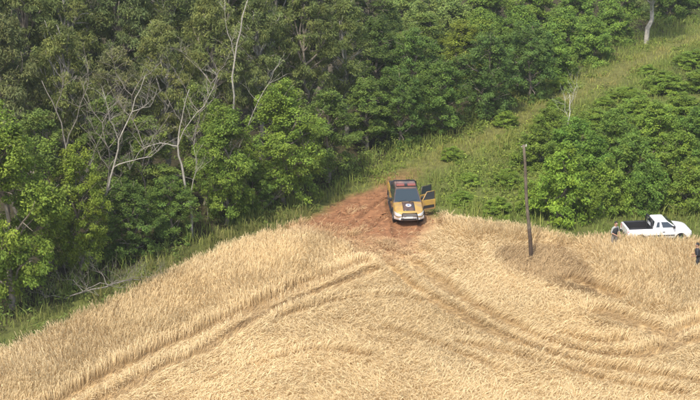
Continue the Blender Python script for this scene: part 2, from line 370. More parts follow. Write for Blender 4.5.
    o = obj('wheat', np_mesh('wheat', V, [Q, T], np.clip(c, 0, .9)), M_WHEAT)
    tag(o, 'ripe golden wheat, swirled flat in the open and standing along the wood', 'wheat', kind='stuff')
build_wheat()

# ------------------------------------------------------------------ grass and undergrowth
def blades(name, x, y, ht, c0, wid, lean=.45):
    n = len(x); z0 = hgt(x, y)
    a = rng.uniform(0, 2*np.pi, n); l = np.abs(rng.normal(0, lean, n))*ht
    P0 = np.stack([x, y, z0-.02], 1); P1 = P0+np.stack([np.cos(a)*l*.35, np.sin(a)*l*.35, ht*.6], 1)
    P2 = P0+np.stack([np.cos(a)*l, np.sin(a)*l, ht], 1)
    th = rng.uniform(0, 2*np.pi, n); wd = np.stack([np.cos(th), np.sin(th), 0*th], 1)*wid[:, None]
    V = np.stack([P0-wd, P0+wd, P1-wd*.8, P1+wd*.8, P2], 1).reshape(-1, 3); i = (np.arange(n)*5)[:, None]
    c = np.repeat(c0[:, None], 5, 1).reshape(-1, 3)
    return obj(name, np_mesh(name, V, [i+np.array([[0, 1, 3, 2]]), i+np.array([[2, 3, 4]])], np.clip(c, 0, 1)), M_GRASS)
def build_grass():
    N = 420000
    x = rng.uniform(-30, 48, N); y = rng.uniform(56, 135, N)
    sf = sdist(x, y, FIELD); sw = sdist(x, y, WOOD); st = sdist(x, y, THICKET); dt = pl_dist(x, y, TRACK)[0]; sd = sdist(x, y, DIRT)
    nz = fbm(x, y, 2.0, 61); nb = vnoise(x, y, .7, 62)
    p = np.zeros(N)
    p = np.where((sf > -.15) & (sf < 3.2), .8*smooth(-1.0, .3, nz+.6), p)        # along the field edge
    p = np.where((sw > -2.5) & (sf > 0), np.maximum(p, .85), p)              # verge and track
    p = np.where((st < -2.0), .25, p)
    p *= np.where(dt+nz*.5 < .4, .6, 1)
    p *= smooth(-.3, .35, sd+.35*nb)*.97+.03*(nb > .5)
    p *= np.where(pl_dist(x, y, TRACK[:7])[0]+nz*.7 < .9, .2+.8*smooth(84.5, 89, y+3*nz), 1)
    p *= smooth(-.4, .2, nb)*.75+.25
    px, py = project(x, y); p *= np.where((px > -20) & (px < 720), 1, .2)
    k = (rng.random(N) < p*.8) & clear_of(x, y)
    x, y, dt, nz, nb, sw, sf, st = [a[k] for a in (x, y, dt, nz, nb, sw, sf, st)]; n = len(x)
    print('grass', n)
    ht = rng.uniform(.2, .6, n)*(1+.5*nz); ht = np.where(dt < 1.6, ht*.55, ht); ht *= 1+.6*(nb > .3)
    green = np.array((.205, .265, .058)); olive = np.array((.35, .325, .085)); tan = np.array((.42, .33, .12))
    dry_shade = smooth(2, -4, x)*smooth(3.0, .5, sf); t = np.clip(smooth(3.2, .3, dt)*.42+.45*dry_shade+.45*nz+.12*rng.normal(size=n), 0, 1)[:, None]
    c = green*(1-t)+olive*t; t2 = (np.clip(.55*fbm(x, y, 1.3, 65)+.15*rng.normal(size=n)+.12*smooth(2, .2, dt)-.05+.22*dry_shade+.5*smooth(5, 2, np.hypot(x-21.5, y-111.5))*smooth(2.6, .8, dt), 0, .8))[:, None]
    c = c*(1-t2)+tan*t2; shade_mix = (.75*dry_shade)[:, None]; c = c*(1-shade_mix)+np.array((.15, .145, .055))*shade_mix; c *= rng.uniform(.75, 1.2, n)[:, None]  # dull dry weeds by the wood, the trees' shade mixed into their colour
    o = blades('grass', x, y, ht, c, rng.uniform(.012, .03, n))
    tag(o, 'rough olive grass along the track and the field edges', 'grass', kind='stuff')
build_grass()

def leaf_cloud(C, rad, per, ll, lw, outc=None, droop=0., flat=.7, g=None):
    """C clump centres (n,3), rad clump radii -> leaf quads (verts, faces, per-leaf random)"""
    g = g or rng; n = len(C)*per
    d = g.normal(size=(n, 3)); d /= np.linalg.norm(d, axis=1, keepdims=True); d *= (g.random(n)**.45)[:, None]
    d[:, 2] *= flat
    c = np.repeat(C, per, 0); r = np.repeat(rad, per)[:, None]
    P = c+d*r
    out = d/ (np.linalg.norm(d, axis=1, keepdims=True)+1e-6)
    if outc is not None:
        oc = c-outc; oc /= np.linalg.norm(oc, axis=1, keepdims=True)+1e-6; out = out*.5+oc*.6
    nrm = out*.55+np.array([0, 0, .75*(1-droop)])+g.normal(0, .42, (n, 3)); nrm /= np.linalg.norm(nrm, axis=1, keepdims=True)
    ax = out*.8+g.normal(0, .7, (n, 3)); ax[:, 2] -= .25+1.8*droop
    ax -= nrm*(ax*nrm).sum(1, keepdims=True); ax /= np.linalg.norm(ax, axis=1, keepdims=True)+1e-6
    sd = np.cross(nrm, ax); s = g.uniform(.65, 1.35, n)[:, None]
    A = P-ax*ll*.5*s; B = P+ax*ll*.5*s; bend = -nrm*lw*.18*s
    V = np.stack([A, P+sd*lw*.5*s+bend, B, P-sd*lw*.5*s+bend], 1).reshape(-1, 3)
    F = np.arange(n*4).reshape(n, 4)
    return V, F, n
def leaf_cols(n, per, base, g=None, var=.2, yel=.25):
    g = g or rng; nc = n//per
    cl = np.repeat(1+var*g.normal(size=nc), per)[:, None]; y = np.clip(np.repeat(g.normal(0, .35, nc), per)+g.normal(0, .3, n), -.6, 1)[:, None]
    c = np.array(base)*cl*(1+.14*g.normal(size=n))[:, None]
    c = c*(1+yel*y*np.array([1.0, .45, .1]))
    return np.repeat(np.clip(c, .008, .6), 4, 0)

def build_undergrowth():
    N = 60000
    x = rng.uniform(-40, 45, N); y = rng.uniform(55, 140, N)
    sw = sdist(x, y, WOOD); st = sdist(x, y, THICKET); nz = fbm(x, y, 2.5, 71); dt = pl_dist(x, y, TRACK)[0]
    k = ((sw < -.3) & (rng.random(N) < np.where(sw > -7, .30, .06))) | ((st < -.3) & (rng.random(N) < .20))
    bank = sdist(x, y, BANK) < .3*nz
    k |= bank & (rng.random(N) < .6)
    k |= (dt > .6) & (dt < 3.4) & (y > 86) & (rng.random(N) < .5*(nz > -.05))
    k |= (sw < 2.2) & (sw > -.3) & (sdist(x, y, FIELD) > .3) & (nz > .05) & (rng.random(N) < .25) & (dt > 2)
    px, py = project(x, y); k &= (px > -40) & (px < 740) & (nz > -.45) & clear_of(x, y)
    x, y, nz, sw, bank, dt = [a[k] for a in (x, y, nz, sw, bank, dt)]; low = bank | (dt < 3.2)
    h = hgt(x, y)+rng.uniform(.1, .75, len(x))*(1+.8*nz)*np.where(sw > -.8, .6, 1)*np.where(low, .45, 1)
    C = np.stack([x, y, h], 1); per = 14
    V, F, n = leaf_cloud(C, rng.uniform(.25, .5, len(x)), per, .17, .09)
    V[:, 2] = np.maximum(V[:, 2], hgt(V[:, 0], V[:, 1])+.01)
    print('undergrowth', n); uc = leaf_cols(n, per, (.152, .20, .046), var=.22); uc *= np.repeat(np.where(low[:, None], np.array((1.35, 1.3, 1.05)), 1.), per*4, 0)
    tag(obj('undergrowth', np_mesh('undergrowth', V, [F], uc), M_LEAF),
        'low leafy undergrowth on the wood floor and between the bushes', 'undergrowth', kind='stuff')
build_undergrowth()

# ------------------------------------------------------------------ trees
class Tubes:
    def __init__(s): s.V = []; s.F = []
    def add(s, pts, rads, sides=6):
        pts = [Vector(p) for p in pts]; base = len(s.V)
        for i, p in enumerate(pts):
            d = (pts[min(i+1, len(pts)-1)]-pts[max(i-1, 0)]).normalized()
            u = d.cross(Vector((.31, .95, .05))).normalized(); w = d.cross(u)
            for j in range(sides):
                a = 2*math.pi*j/sides; s.V.append(p+(u*math.cos(a)+w*math.sin(a))*rads[i])
        for i in range(len(pts)-1):
            for j in range(sides):
                a = base+i*sides+j; b = base+i*sides+(j+1) % sides; s.F.append((a, b, b+sides, a+sides))
        s.F.append(tuple(base+(len(pts)-1)*sides+j for j in range(sides)))
    def mesh(s, name):
        me = bpy.data.meshes.new(name); me.from_pydata([tuple(v) for v in s.V], [], s.F)
        for p in me.polygons: p.use_smooth = True
        me.update(); return me
def limb(r, a, b, sag=.12, n=5):
    a = Vector(a); b = Vector(b); L = (b-a).length; out = []
    k1 = Vector((r.uniform(-1, 1), r.uniform(-1, 1), r.uniform(-.2, 1)))*L*sag
    for i in range(n+1):
        t = i/n; p = a.lerp(b, t)+k1*math.sin(math.pi*t)
        if 0 < i < n: p += Vector((r.uniform(-1, 1), r.uniform(-1, 1), r.uniform(-1, 1)))*L*.035
        out.append(p)
    return out
def taper(r0, r1, n): return [r0+(r1-r0)*i/(n-1) for i in range(n)]

TREE_KINDS = {   # height, crown radius, crown bottom fraction, lobes, clumps per lobe, leaves per clump, leaf length, width, clump radius, droop, colour, bark
    'broad': dict(h=8, r=2.9, cb=.12, nl=15, nc=20, per=86, ll=.15, lw=.085, cr=(.28, .54), droop=0, col=(.165, .24, .042), lobe=(.34, .46), top=.95),
    'tall':  dict(h=13, r=2.6, cb=.28, nl=22, nc=16, per=56, ll=.24, lw=.062, cr=(.28, .56), droop=.6, col=(.160, .196, .062), lobe=(.26, .40), top=.72),
    'dark':  dict(h=7.5, r=3.0, cb=.08, nl=16, nc=20, per=66, ll=.155, lw=.09, cr=(.26, .5), droop=.1, col=(.112, .172, .04), lobe=(.33, .46), top=.9),
    'shrub': dict(h=3.2, r=2.2, cb=.0, nl=13, nc=15, per=70, ll=.145, lw=.08, cr=(.22, .42), droop=0, col=(.155, .242, .042), lobe=(.30, .44), top=.85),
    'vine':  dict(h=10, r=2.4, cb=.15, nl=17, nc=16, per=60, ll=.17, lw=.085, cr=(.26, .52), droop=.3, col=(.148, .205, .046), lobe=(.28, .42), top=.85),
}
def make_tree(kind, seed, bark):
    K = TREE_KINDS[kind]; g = np.random.default_rng(seed); r = random.Random(seed)
    h, cr = K['h'], K['r']; lobes = []
    for i in range(K['nl']):
        f = (i+.5)/K['nl']                          # height fraction in the crown
        f = f**.85
        env = (math.sin(math.pi*min(.98, .16+.84*f*.93))**.6 if kind != 'shrub' else math.cos(f*1.35)**.7)
        lr = cr*r.uniform(*K['lobe']); a = i*2.4+r.uniform(-.5, .5)
        rad = max(0, (cr*env-lr)*r.uniform(.62, 1.12))
        if i >= K['nl']-2: rad *= .35
        z = h*(K['cb']+(1-K['cb'])*f*.93)-lr*.25
        lobes.append((Vector((math.cos(a)*rad, math.sin(a)*rad, max(lr*.35, z))), lr))
    C, RR = [], []
    for c, lr in lobes:
        for k in range(K['nc']):
            d = Vector((r.gauss(0, 1), r.gauss(0, 1), r.gauss(.15, .9))).normalized()
            q = c+Vector((d.x, d.y, d.z*.8))*lr*r.uniform(.55, 1.12)
            if q.z < .12: q.z = .12+r.random()*.2
            C.append(q); RR.append(r.uniform(*K['cr']))
    C = np.array([tuple(q) for q in C]); RR = np.array(RR)
    V, F, n = leaf_cloud(C, RR, K['per'], K['ll'], K['lw'], np.array([0, 0, h*.45]), K['droop'], g=g)
    V[:, 2] = np.maximum(V[:, 2], .02)
    crown = np_mesh(kind+'_crown', V, [F], leaf_cols(n, K['per'], K['col'], g)); crown.materials.append(M_LEAF)
    T = Tubes(); th = h*K['top']*.92
    tr = limb(r, (0, 0, -.15), (r.uniform(-.3, .3), r.uniform(-.3, .3), th), .035, 8)
    r0 = .035*h*.45+.03
    if kind == 'shrub':
        for k in range(7):
            c, lr = lobes[r.randrange(len(lobes))]; p = limb(r, (r.uniform(-.15, .15), r.uniform(-.15, .15), -.1), c, .1, 4)
            T.add(p, taper(.05, .015, 5), 5)
    else:
        T.add(tr, taper(r0, r0*.25, 9), 8)
    for c, lr in lobes:
        if kind == 'shrub': st = Vector((c.x*.3, c.y*.3, c.z*.4))
        else:
            j = min(7, max(1, int((c.z-(abs(c.x)+abs(c.y))*.55)/th*8))); st = tr[j]
        p = limb(r, st, c, .12, 5); rb = max(.022, r0*.42*min(1, lr)) if kind != 'shrub' else .025
        T.add(p, taper(rb, rb*.35, 6), 5)
        for k in range(3):
            d = Vector((r.gauss(0, 1), r.gauss(0, 1), r.gauss(.3, .7))).normalized()
            T.add(limb(r, p[3], c+d*lr*1.0, .12, 3), taper(rb*.4, rb*.15, 4), 4)
    trunk = T.mesh(kind+'_trunk'); trunk.materials.append(bark)
    return trunk, crown, h, cr
PROTO = {}
for kind, nv, bark in (('broad', 3, M_BARK), ('tall', 4, M_BARK), ('dark', 3, M_BARK), ('shrub', 4, M_BARK), ('vine', 2, M_BARK)):
    PROTO[kind] = [make_tree(kind, 100+i*7+len(kind), M_PALE if (kind == 'tall' and i % 2) else bark) for i in range(nv)]
_cnt = {}
NAMES = {'broad': 'broadleaf_tree', 'tall': 'tall_tree', 'dark': 'dense_tree', 'shrub': 'shrub', 'vine': 'vine_covered_tree'}
def plant(kind, px, py, h, r, label, group, tint=(1, 1, 1), var=None, rz=None):
    i = _cnt.get(kind, 0); _cnt[kind] = i+1
    trunk, crown, h0, r0 = PROTO[kind][(i if var is None else var) % len(PROTO[kind])]
    p = on_ground(px, py)
    e = empty(NAMES[kind], p, R.uniform(0, 6.28) if rz is None else rz)
    e.scale = (r/r0, r/r0, h/h0)
    obj('trunk', trunk, None, e)
    c = obj('crown', crown, None, e); t = R.uniform(.9, 1.1); c.color = (tint[0]*t, tint[1]*t, tint[2]*t, 1)
    tag(e, label, 'shrub' if kind == 'shrub' else 'tree', group)
    return e

YG = (1.1, 1.05, .9); DK = (.8, .82, .9); GREY = (1.05, .95, 1.1); OL = (1.1, 1.03, .95)
E1 = 'trees along the field edge'; E2 = 'tall trees inside the wood'; E3 = 'dense trees left of the track'; E4 = 'bushes of the thicket behind the white pickup'; E5 = 'bushes at the head of the track'
# front edge of the wood
plant('broad', 12, 306, 11.0, 3.3, 'big bright green tree at the left edge, crown down to the wheat', E1, YG, 0)
plant('broad', 82, 272, 7.4, 2.0, 'yellowish green rounded tree right of the big leftmost edge tree', E1, (1.2, 1.08, .85), 1)
plant('dark', 128, 256, 4.6, 2.1, 'low dark green tree just above the fallen grey branches', E1, (1.1, 1.1, 1), 0)
plant('dark', 172, 240, 4.0, 1.9, 'low dark green tree below the two pale bare trunks', E1, (1.15, 1.15, 1), 1)
plant('broad', 226, 224, 7.6, 2.4, 'fresh green layered tree just right of the pale bare trunks', E1, (1.05, 1.05, .95), 2)
plant('broad', 284, 203, 7.9, 2.9, 'wide fresh green tree at the field edge left of the red earth', E1, (1.12, 1.1, .95), 0)
plant('dark', 252, 213, 3.4, 1.5, 'small shaded dark tree under the wide fresh green crown', E1, (1.2, 1.2, 1), 2)
plant('vine', 328, 180, 6.6, 2.1, 'mid green tree at the wood corner above the red earth patch', E1, (1, 1.05, 1), 0)
plant('vine', 150, 218, 6.6, 2.2, 'olive tree between the leaning and the upright pale trunks', E1, (1.1, 1.05, 1), 1)
plant('vine', 205, 205, 8.2, 2.0, 'dull olive tree just behind the upright pale trunk', E1, (1.05, 1.0, 1), 0)
plant('vine', 112, 228, 8.4, 1.9, 'dull green tree just behind the leaning pale tree', E1, (1.0, 1.0, 1), 1)
plant('vine', 48, 268, 9.6, 2.0, 'slender mid green tree behind the leftmost bright crowns', E1, (1, 1.0, 1), 1)
# sparse grey-green trees in the middle of the wood
for j, (px, py, h, r, t, lab) in enumerate((
    (20, 238, 13.5, 2.6, GREY, 'tall grey green tree rising behind the leftmost bright tree'),
    (70, 222, 12.5, 2.3, OL, 'tall olive tree with drooping leaves, second in the middle row from left'),
    (122, 205, 10.2, 2.1, (1.1, .95, 1.15), 'thin greyish tree behind the leaning pale bare tree'),
    (168, 192, 11.5, 2.2, (1.15, 1.05, 1), 'olive tree with visible stems above the upright pale trunk'),
    (214, 178, 12.5, 2.3, OL, 'tall olive tree behind the layered fresh green tree'),
    (262, 160, 12.0, 2.2, (1, 1, 1), 'tall drooping tree right above the wide fresh green crown'),
    (306, 150, 12.3, 2.3, (1.1, 1.08, 1), 'tall weeping olive tree near the right end of the middle row'),
    (345, 138, 10.5, 2.1, (1.1, 1.12, 1), 'slim drooping tree at the right corner of the tall wood'))):
    plant('tall', px, py, h, r, lab, E2, t, j)
BACK = [(-12, 186, 15, 3.0), (34, 176, 15, 2.8), (80, 168, 14.5, 2.8), (128, 160, 15, 2.8), (176, 148, 15, 2.7), (226, 138, 14.5, 2.8), (272, 124, 15, 2.7), (318, 116, 14, 2.8)]
ORD = ['first', 'second', 'third', 'fourth', 'fifth', 'sixth', 'seventh', 'eighth', 'ninth']
for j, (px, py, h, r) in enumerate(BACK):
    plant('tall', px, py, h, r, 'dark tall tree at the back of the wood, %s from the left edge' % ORD[j], E2, (.82+.1*(j % 3), .84+.07*(j % 3), .9), j+1)
BACK2 = [(10, 140, 15, 3.2), (62, 132, 15, 3.2), (115, 124, 15.5, 3.2), (168, 116, 15, 3.2), (222, 104, 15, 3.2), (278, 96, 15, 3.2), (332, 88, 13, 3.2), (372, 72, 9.5, 3.0)]
for j, (px, py, h, r) in enumerate(BACK2):
    plant('vine' if j % 2 else 'tall', px, py, h, r, 'dim crown in the rearmost row at the top edge, %s from the left' % ORD[j], E2, (.85, .88, .95), j)
# dense trees left of the track
for j, (kind, px, py, h, r, t, lab) in enumerate((
    ('vine', 366, 150, 5.4, 2.0, (1, 1.05, 1), 'narrow mid green tree at the left end of the dense dark trees'),
    ('dark', 398, 144, 5.6, 2.4, (1.05, 1.1, 1), 'dense dark tree above the police pickup, its crown to the ground'),
    ('dark', 440, 134, 5.4, 2.5, (1.15, 1.2, 1), 'dense mid green tree second from the dark group above the police pickup'),
    ('dark', 486, 118, 6.2, 2.8, (.95, 1, 1), 'dark round tree standing in the middle of the dense trees beside the track'),
    ('dark', 528, 100, 6.2, 2.6, (.95, 1, 1), 'darkest tree at the right end of the dense trees beside the track'),
    ('dark', 412, 112, 6.4, 2.6, (1.05, 1.1, 1), 'dark crown behind the dense trees, left of the yellowish top'),
    ('vine', 376, 112, 7.5, 2.2, (.8, .85, .9), 'dark narrow tree between the tall wood and the dense trees'),
    ('broad', 462, 92, 5.6, 2.9, (1.25, 1.05, .85), 'yellowish topped tree behind the dense dark trees'),
    ('dark', 505, 82, 5.4, 2.6, (1.3, 1.3, 1), 'leafy mid green tree behind the darkest tree beside the track'),
    ('vine', 425, 84, 6.0, 2.6, (1.1, 1.1, 1), 'mid green crown below the pale brush at the top'))):
    plant(kind, px, py, h, r, lab, E3, t, j)
# bushes beyond, towards the head of the track
HEAD = [(548, 78, 4.0, 2.6), (590, 62, 3.6, 2.6), (562, 52, 3.8, 2.8), (612, 42, 3.4, 2.6), (520, 52, 4.0, 2.8), (574, 26, 4.0, 3.0), (480, 56, 4.2, 2.8), (622, 14, 4.0, 3.0), (530, 22, 4.2, 3.0), (486, 24, 4.0, 3.0),
        (668, 18, 4.0, 3.0), (700, 6, 4.2, 3.2)]
HLAB = ['round bright bush beside the track opposite the white snag', 'leafy bush at the left side of the yellow part of the track', 'bright green bush behind the bush opposite the snag', 'bush directly left of the pale trunk foot',
        'bright bush behind the darkest dense tree', 'bush at the top edge left of the pale trunk', 'bush with yellowish leaves behind the yellowish topped tree', 'bush at the top edge hiding behind the pale trunk',
        'olive bush at the top edge above the dense trees', 'olive bush right of the pale brush at the top', 'dark bush at the top edge right of the pale trunk', 'dark bush in the top right corner of the photo']
for j, (px, py, h, r) in enumerate(HEAD):
    plant('shrub', px, py, h, r, HLAB[j], E5, (OL if j in (6, 8, 9) else (.75, .78, .85) if j > 9 else (1.05, 1.05, 1)), j)
for j, (px, py) in enumerate(((388, 60), (420, 52), (450, 40), (404, 24), (440, 14))):
    plant('shrub', px, py, 4.2, 2.6, 'pale silvery brush at the top edge above the dense trees, %s of five' % ORD[j], 'pale brush at the top edge', (1.55, 1.3, 1.9), j)
# the thicket between the track and the field
THK = [(560, 222, 4.5, 2.5, 'biggest round bright bush just right of the utility pole'),
       (606, 214, 3.2, 1.9, 'bush behind the person standing at the pickup tailgate'),
       (646, 210, 3.0, 2.0, 'bush directly behind the cab of the white pickup'),
       (690, 212, 3.2, 2.1, 'bush behind the bonnet of the white pickup at the right edge'),
       (462, 203, .75, 1.1, 'low leafy bush beside the open door of the police pickup'),
       (498, 214, 1.0, 1.2, 'low bush between the police pickup and the utility pole'),
       (530, 214, 2.0, 1.3, 'bush directly behind the utility pole'),
       (508, 186, 1.1, 1.3, 'low bush on the grassy bank left of the pole top'),
       (470, 184, .7, 1.1, 'lowest bush on the bank above the police pickup door'),
       (590, 190, 3.4, 2.2, 'bush in the second row right of the biggest round bush'),
       (632, 186, 3.3, 2.3, 'bush in the second row above the bed of the white pickup'),
       (676, 184, 3.4, 2.3, 'bush in the second row above the bonnet of the white pickup'),
       (716, 190, 3.6, 2.2, 'dark bush cut by the right edge above the white pickup'),
       (536, 168, 2.6, 2.0, 'bush behind the top of the utility pole'),
       (574, 160, 2.8, 2.2, 'bush below the foot of the white snag'),
       (614, 158, 3.2, 2.3, 'bush in the third row, right of the one below the snag'),
       (656, 154, 3.3, 2.4, 'bush in the middle of the right hand thicket'),
       (698, 156, 3.4, 2.4, 'bush of the third row at the right edge'),
       (548, 140, 2.2, 1.8, 'bush with dark gap left of the white snag'),
       (596, 132, 2.4, 2.1, 'bush right behind the white snag'),
       (636, 126, 3.0, 2.4, 'bush of the fourth row below the yellow grass of the track'),
       (680, 122, 3.2, 2.5, 'bush of the fourth row near the right edge'),
       (720, 126, 3.2, 2.4, 'bush of the fourth row cut by the right edge'),
       (626, 104, 1.8, 2.0, 'low bush bordering the yellow grass of the track'),
       (664, 94, 2.6, 2.4, 'bush of the rearmost thicket row, beside the track bend'),
       (706, 92, 3.0, 2.6, 'bush of the rearmost thicket row at the right edge'),
       (452, 160, .9, 1.1, 'small bush on the verge between the dense trees and the police pickup'),
       (506, 128, 1.1, 1.2, 'small bush on the left verge halfway up the track'),
       (556, 112, .9, 1.1, 'small bush on the track just left of the white snag top'),
       (604, 112, 1.0, 1.2, 'small bush on the right verge just right of the white snag'),
       (560, 92, 1.1, 1.3, 'small bush at the foot of the round bright bush beside the track'),
       (648, 76, .9, 1.1, 'small bush on the right verge of the yellow grass'),
       (692, 68, 2.2, 2.2, 'bush where the track leaves the right side of the photo')]
THT = ((1.0, 1.0, .95), (1.18, 1.1, .9), (.84, .9, .85), (1.1, 1.0, .85), (.92, 1.02, .85))
for j, (px, py, h, r, lab) in enumerate(THK):
    up = py < 140 and h > 1.2
    if up: h *= .62
    plant('shrub', px, py, h, r, lab, E4, (1.35, 1.3, .9) if j == 0 else (1.3, 1.2, 1.0) if 4 <= j <= 8 else (1.25, 1.15, .95) if up or h < 1.2 else THT[j % 5], j)
# a tall pale-stemmed tree at the head of the track, its crown above the picture
plant('tall', 646, 44, 14, 2.6, 'tall tree with pale bare stem at the top right head of the track', None, (1, 1, 1), 1)

# far wood behind everything: one mass
def far_wood():
    C, RR = [], []
    for i in range(52):
        xx = -62+i*2.7+R.uniform(-1, 1); yy = 150+R.uniform(0, 16) if xx > -10 else 132+R.uniform(0, 25)
        hh = R.uniform(7, 10) if xx > 2 else R.uniform(10, 14)
        for k in range(46):
            a = R.uniform(0, 6.28); f = R.random(); rr = 2.6*math.sin(math.pi*min(.97, .2+.75*f))**.6*R.uniform(.6, 1.1)
            C.append((xx+math.cos(a)*rr, yy+math.sin(a)*rr, f*hh+.3)); RR.append(R.uniform(.6, 1.1))
    V, F, n = leaf_cloud(np.array(C), np.array(RR), 36, .42, .24)
    tag(obj('far_wood', np_mesh('far_wood', V, [F], leaf_cols(n, 36, (.09, .115, .055))), M_LEAF), 'dark mass of wood behind the last trees', 'wood', kind='stuff')
far_wood()

# bare and dead trees, snag, fallen branches
def dead_tree(name, foot, path, rads, branches, m, label, cat, group=None):
    """path and branches in metres relative to the foot; each branch (start index, points, radius)"""
    p = on_ground(*foot); e = empty(name, p); T = Tubes()
    path2 = []
    for a, b in zip(path[:-1], path[1:]): path2 += limb(R, a, b, .05, 3)[:-1]
    path2.append(Vector(path[-1])); k = .56 if name == 'bare_tree' else .7
    T.add(path2, [k*q for q in np.interp(np.linspace(0, len(rads)-1, len(path2)), range(len(rads)), rads)], 8); me = T.mesh('trunk'); obj('trunk', me, m, e)
    for i, pts, rb in branches:
        rb *= k; B = Tubes(); q = [Vector(path[i])]+[Vector(v) for v in pts]; q2 = []
        for a, b in zip(q[:-1], q[1:]): q2 += limb(R, a, b, .06, 3)[:-1]
        q2.append(q[-1]); B.add(q2, taper(rb, rb*.3, len(q2)), 6)
        for _ in range(9):
            j = R.randrange(len(q2)//3, len(q2)); d = Vector((R.gauss(0, .6), R.gauss(0, .4), R.uniform(.3, 1))).normalized()*R.uniform(.5, 1.3)
            tw = limb(R, q2[j], q2[j]+d, .14, 4); B.add(tw, taper(rb*.38, rb*.1, 5), 5)
            for _k in range(3):
                d2 = (d.normalized()+Vector((R.gauss(0, .8), R.gauss(0, .6), R.uniform(-.2, .7)))).normalized()*R.uniform(.25, .7); a = tw[R.randrange(1, 5)]
                B.add(limb(R, a, a+d2, .12, 2), taper(rb*.18, rb*.06, 3), 4)
        obj('branch', B.mesh('branch'), m, e)
    return tag(e, label, cat, group)
D = 'bare pale trees in the wood'
dead_tree('bare_tree', (92, 258), [(0, 0, -.1), (.25, 0, 1.8), (.9, 0, 3.6), (1.5, .1, 5.4), (1.9, 0, 7.0), (2.7, .1, 8.6), (3.5, 0, 10.6)], [.13, .12, .105, .09, .075, .055, .03],
          [(3, [(2.6, .1, 5.8), (3.6, .2, 6.0), (4.4, .2, 6.9)], .06), (4, [(1.5, -.2, 8.2), (1.2, 0, 9.8)], .05), (2, [(-.4, .2, 4.8), (-.9, .2, 6.6)], .05), (5, [(3.7, 0, 8.9), (4.1, .1, 9.8)], .04)],
          M_PALE, 'leaning pale bare tree forking to the right in the wood', 'tree', D)
dead_tree('bare_tree', (192, 238), [(0, 0, -.1), (-.1, 0, 2.2), (-.35, 0, 4.0), (-.6, .1, 5.6), (-.3, .1, 7.2), (.2, 0, 9.0)], [.15, .14, .12, .09, .06, .03],
          [(3, [(-1.6, .1, 5.8), (-2.8, .1, 5.3), (-3.4, 0, 4.2)], .06), (3, [(-.2, 0, 6.6), (1.0, 0, 8.0), (1.8, 0, 9.8)], .06), (1, [(.35, .1, 4.0), (.3, 0, 5.6)], .06)],
          M_PALE, 'upright pale bare trunk with an arching left limb', 'tree', D)
dead_tree('bare_tree', (75, 246), [(0, 0, -.1), (.1, 0, 3.0), (-.1, 0, 6.0), (-.5, .1, 8.0), (-1.2, .1, 9.8)], [.12, .1, .085, .06, .03],
          [(2, [(.6, .1, 7.6), (1.3, 0, 9.4), (1.4, 0, 10.6)], .055), (3, [(-.1, .2, 9.4), (.1, 0, 10.8)], .045), (1, [(1, 0, 4.6), (1.9, 0, 6.6), (2.4, 0, 8.4)], .055)],
          M_DEAD, 'grey leafless tree with spreading twigs above the leftmost bright trees', 'tree', D)
dead_tree('bare_tree', (236, 208), [(0, 0, -.1), (-.1, 0, 3), (0, 0, 6), (.2, 0, 9.5), (.7, 0, 12), (1.6, 0, 14.5)], [.14, .13, .11, .09, .07, .04],
          [(3, [(-.2, .1, 11), (-.3, 0, 13)], .05), (1, [(.9, -.2, 5.4), (1.9, -.3, 7.6), (2.5, -.3, 8.8)], .06)],
          M_PALE, 'very tall slender pale stem behind the layered fresh green tree', 'tree', D)
for fx, fy, hh, lab in ((112, 240, 8.6, 'thin grey leafless tree just left of the leaning pale tree'), (146, 226, 9.6, 'thin grey leafless tree between the two pale trunks'), (208, 220, 10.2, 'thin grey leafless tree right of the upright pale trunk')):
    pth = [Vector((R.uniform(-.25, .25)*i, R.uniform(-.1, .1)*i, hh*i/6-.1*(i == 0))) for i in range(7)]
    dead_tree('bare_tree', (fx, fy), pth, taper(.09, .02, 7), [(i, [pth[i]+Vector((sg*R.uniform(.5, .9), R.uniform(-.3, .3), R.uniform(.7, 1.2))), pth[i]+Vector((sg*R.uniform(.9, 1.7), R.uniform(-.4, .4), R.uniform(1.8, 2.8)))], .045) for i in (2, 3, 4, 5) for sg in (-1, 1)], M_DEAD, lab, 'tree', D)
dead_tree('dead_snag', (567, 145), [(0, 0, -.1), (.0, 0, 1.6), (.03, 0, 2.6), (-.02, 0, 3.5)], [.055, .05, .04, .02],
          [(2, [(.25, 0, 3.2), (.35, 0, 4.0)], .022), (1, [(-.3, 0, 2.4), (-.35, 0, 3.4)], .022)], mat('snag_wood', (.55, .52, .46), .85, noise=.2), 'thin whitish dead snag standing in the thicket left of the track', 'snag')
dead_tree('fallen_branch', (96, 297), [(-1.5, -.5, .25), (-.6, -.2, .5), (.6, .4, .55), (1.6, .9, .7), (2.4, 1.3, .5)], [.05, .06, .055, .05, .02],
          [(1, [(-.3, -.6, .75), (.3, -.8, .55)], .035), (2, [(1.0, .1, .95), (1.6, .2, 1.0)], .035), (1, [(-1.2, .4, .9), (-2.0, .6, .8)], .035), (3, [(2.1, .7, .95), (2.9, 1.0, .8)], .03), (0, [(-2.0, -.9, .6), (-2.6, -1.2, .5)], .035), (2, [(.2, .9, 1.1), (-.5, 1.2, 1.2)], .035), (1, [(.2, .3, .8), (1.2, .3, .5), (2.0, .6, .4)], .04), (4, [(3.2, 1.8, .7), (3.8, 2.2, .6)], .025)],
          M_DEAD, 'heap of fallen grey branches between the dark tree and the wheat', 'branch')
dead_tree('fallen_branch', (270, 210), [(-.5, -.1, .05), (0, 0, .45), (.45, .1, .95)], [.05, .045, .03],
          [(1, [(.1, -.3, .8), (.35, -.5, .9)], .025)], M_DEAD, 'short dead branch leaning at the wood edge under the wide green tree', 'branch')

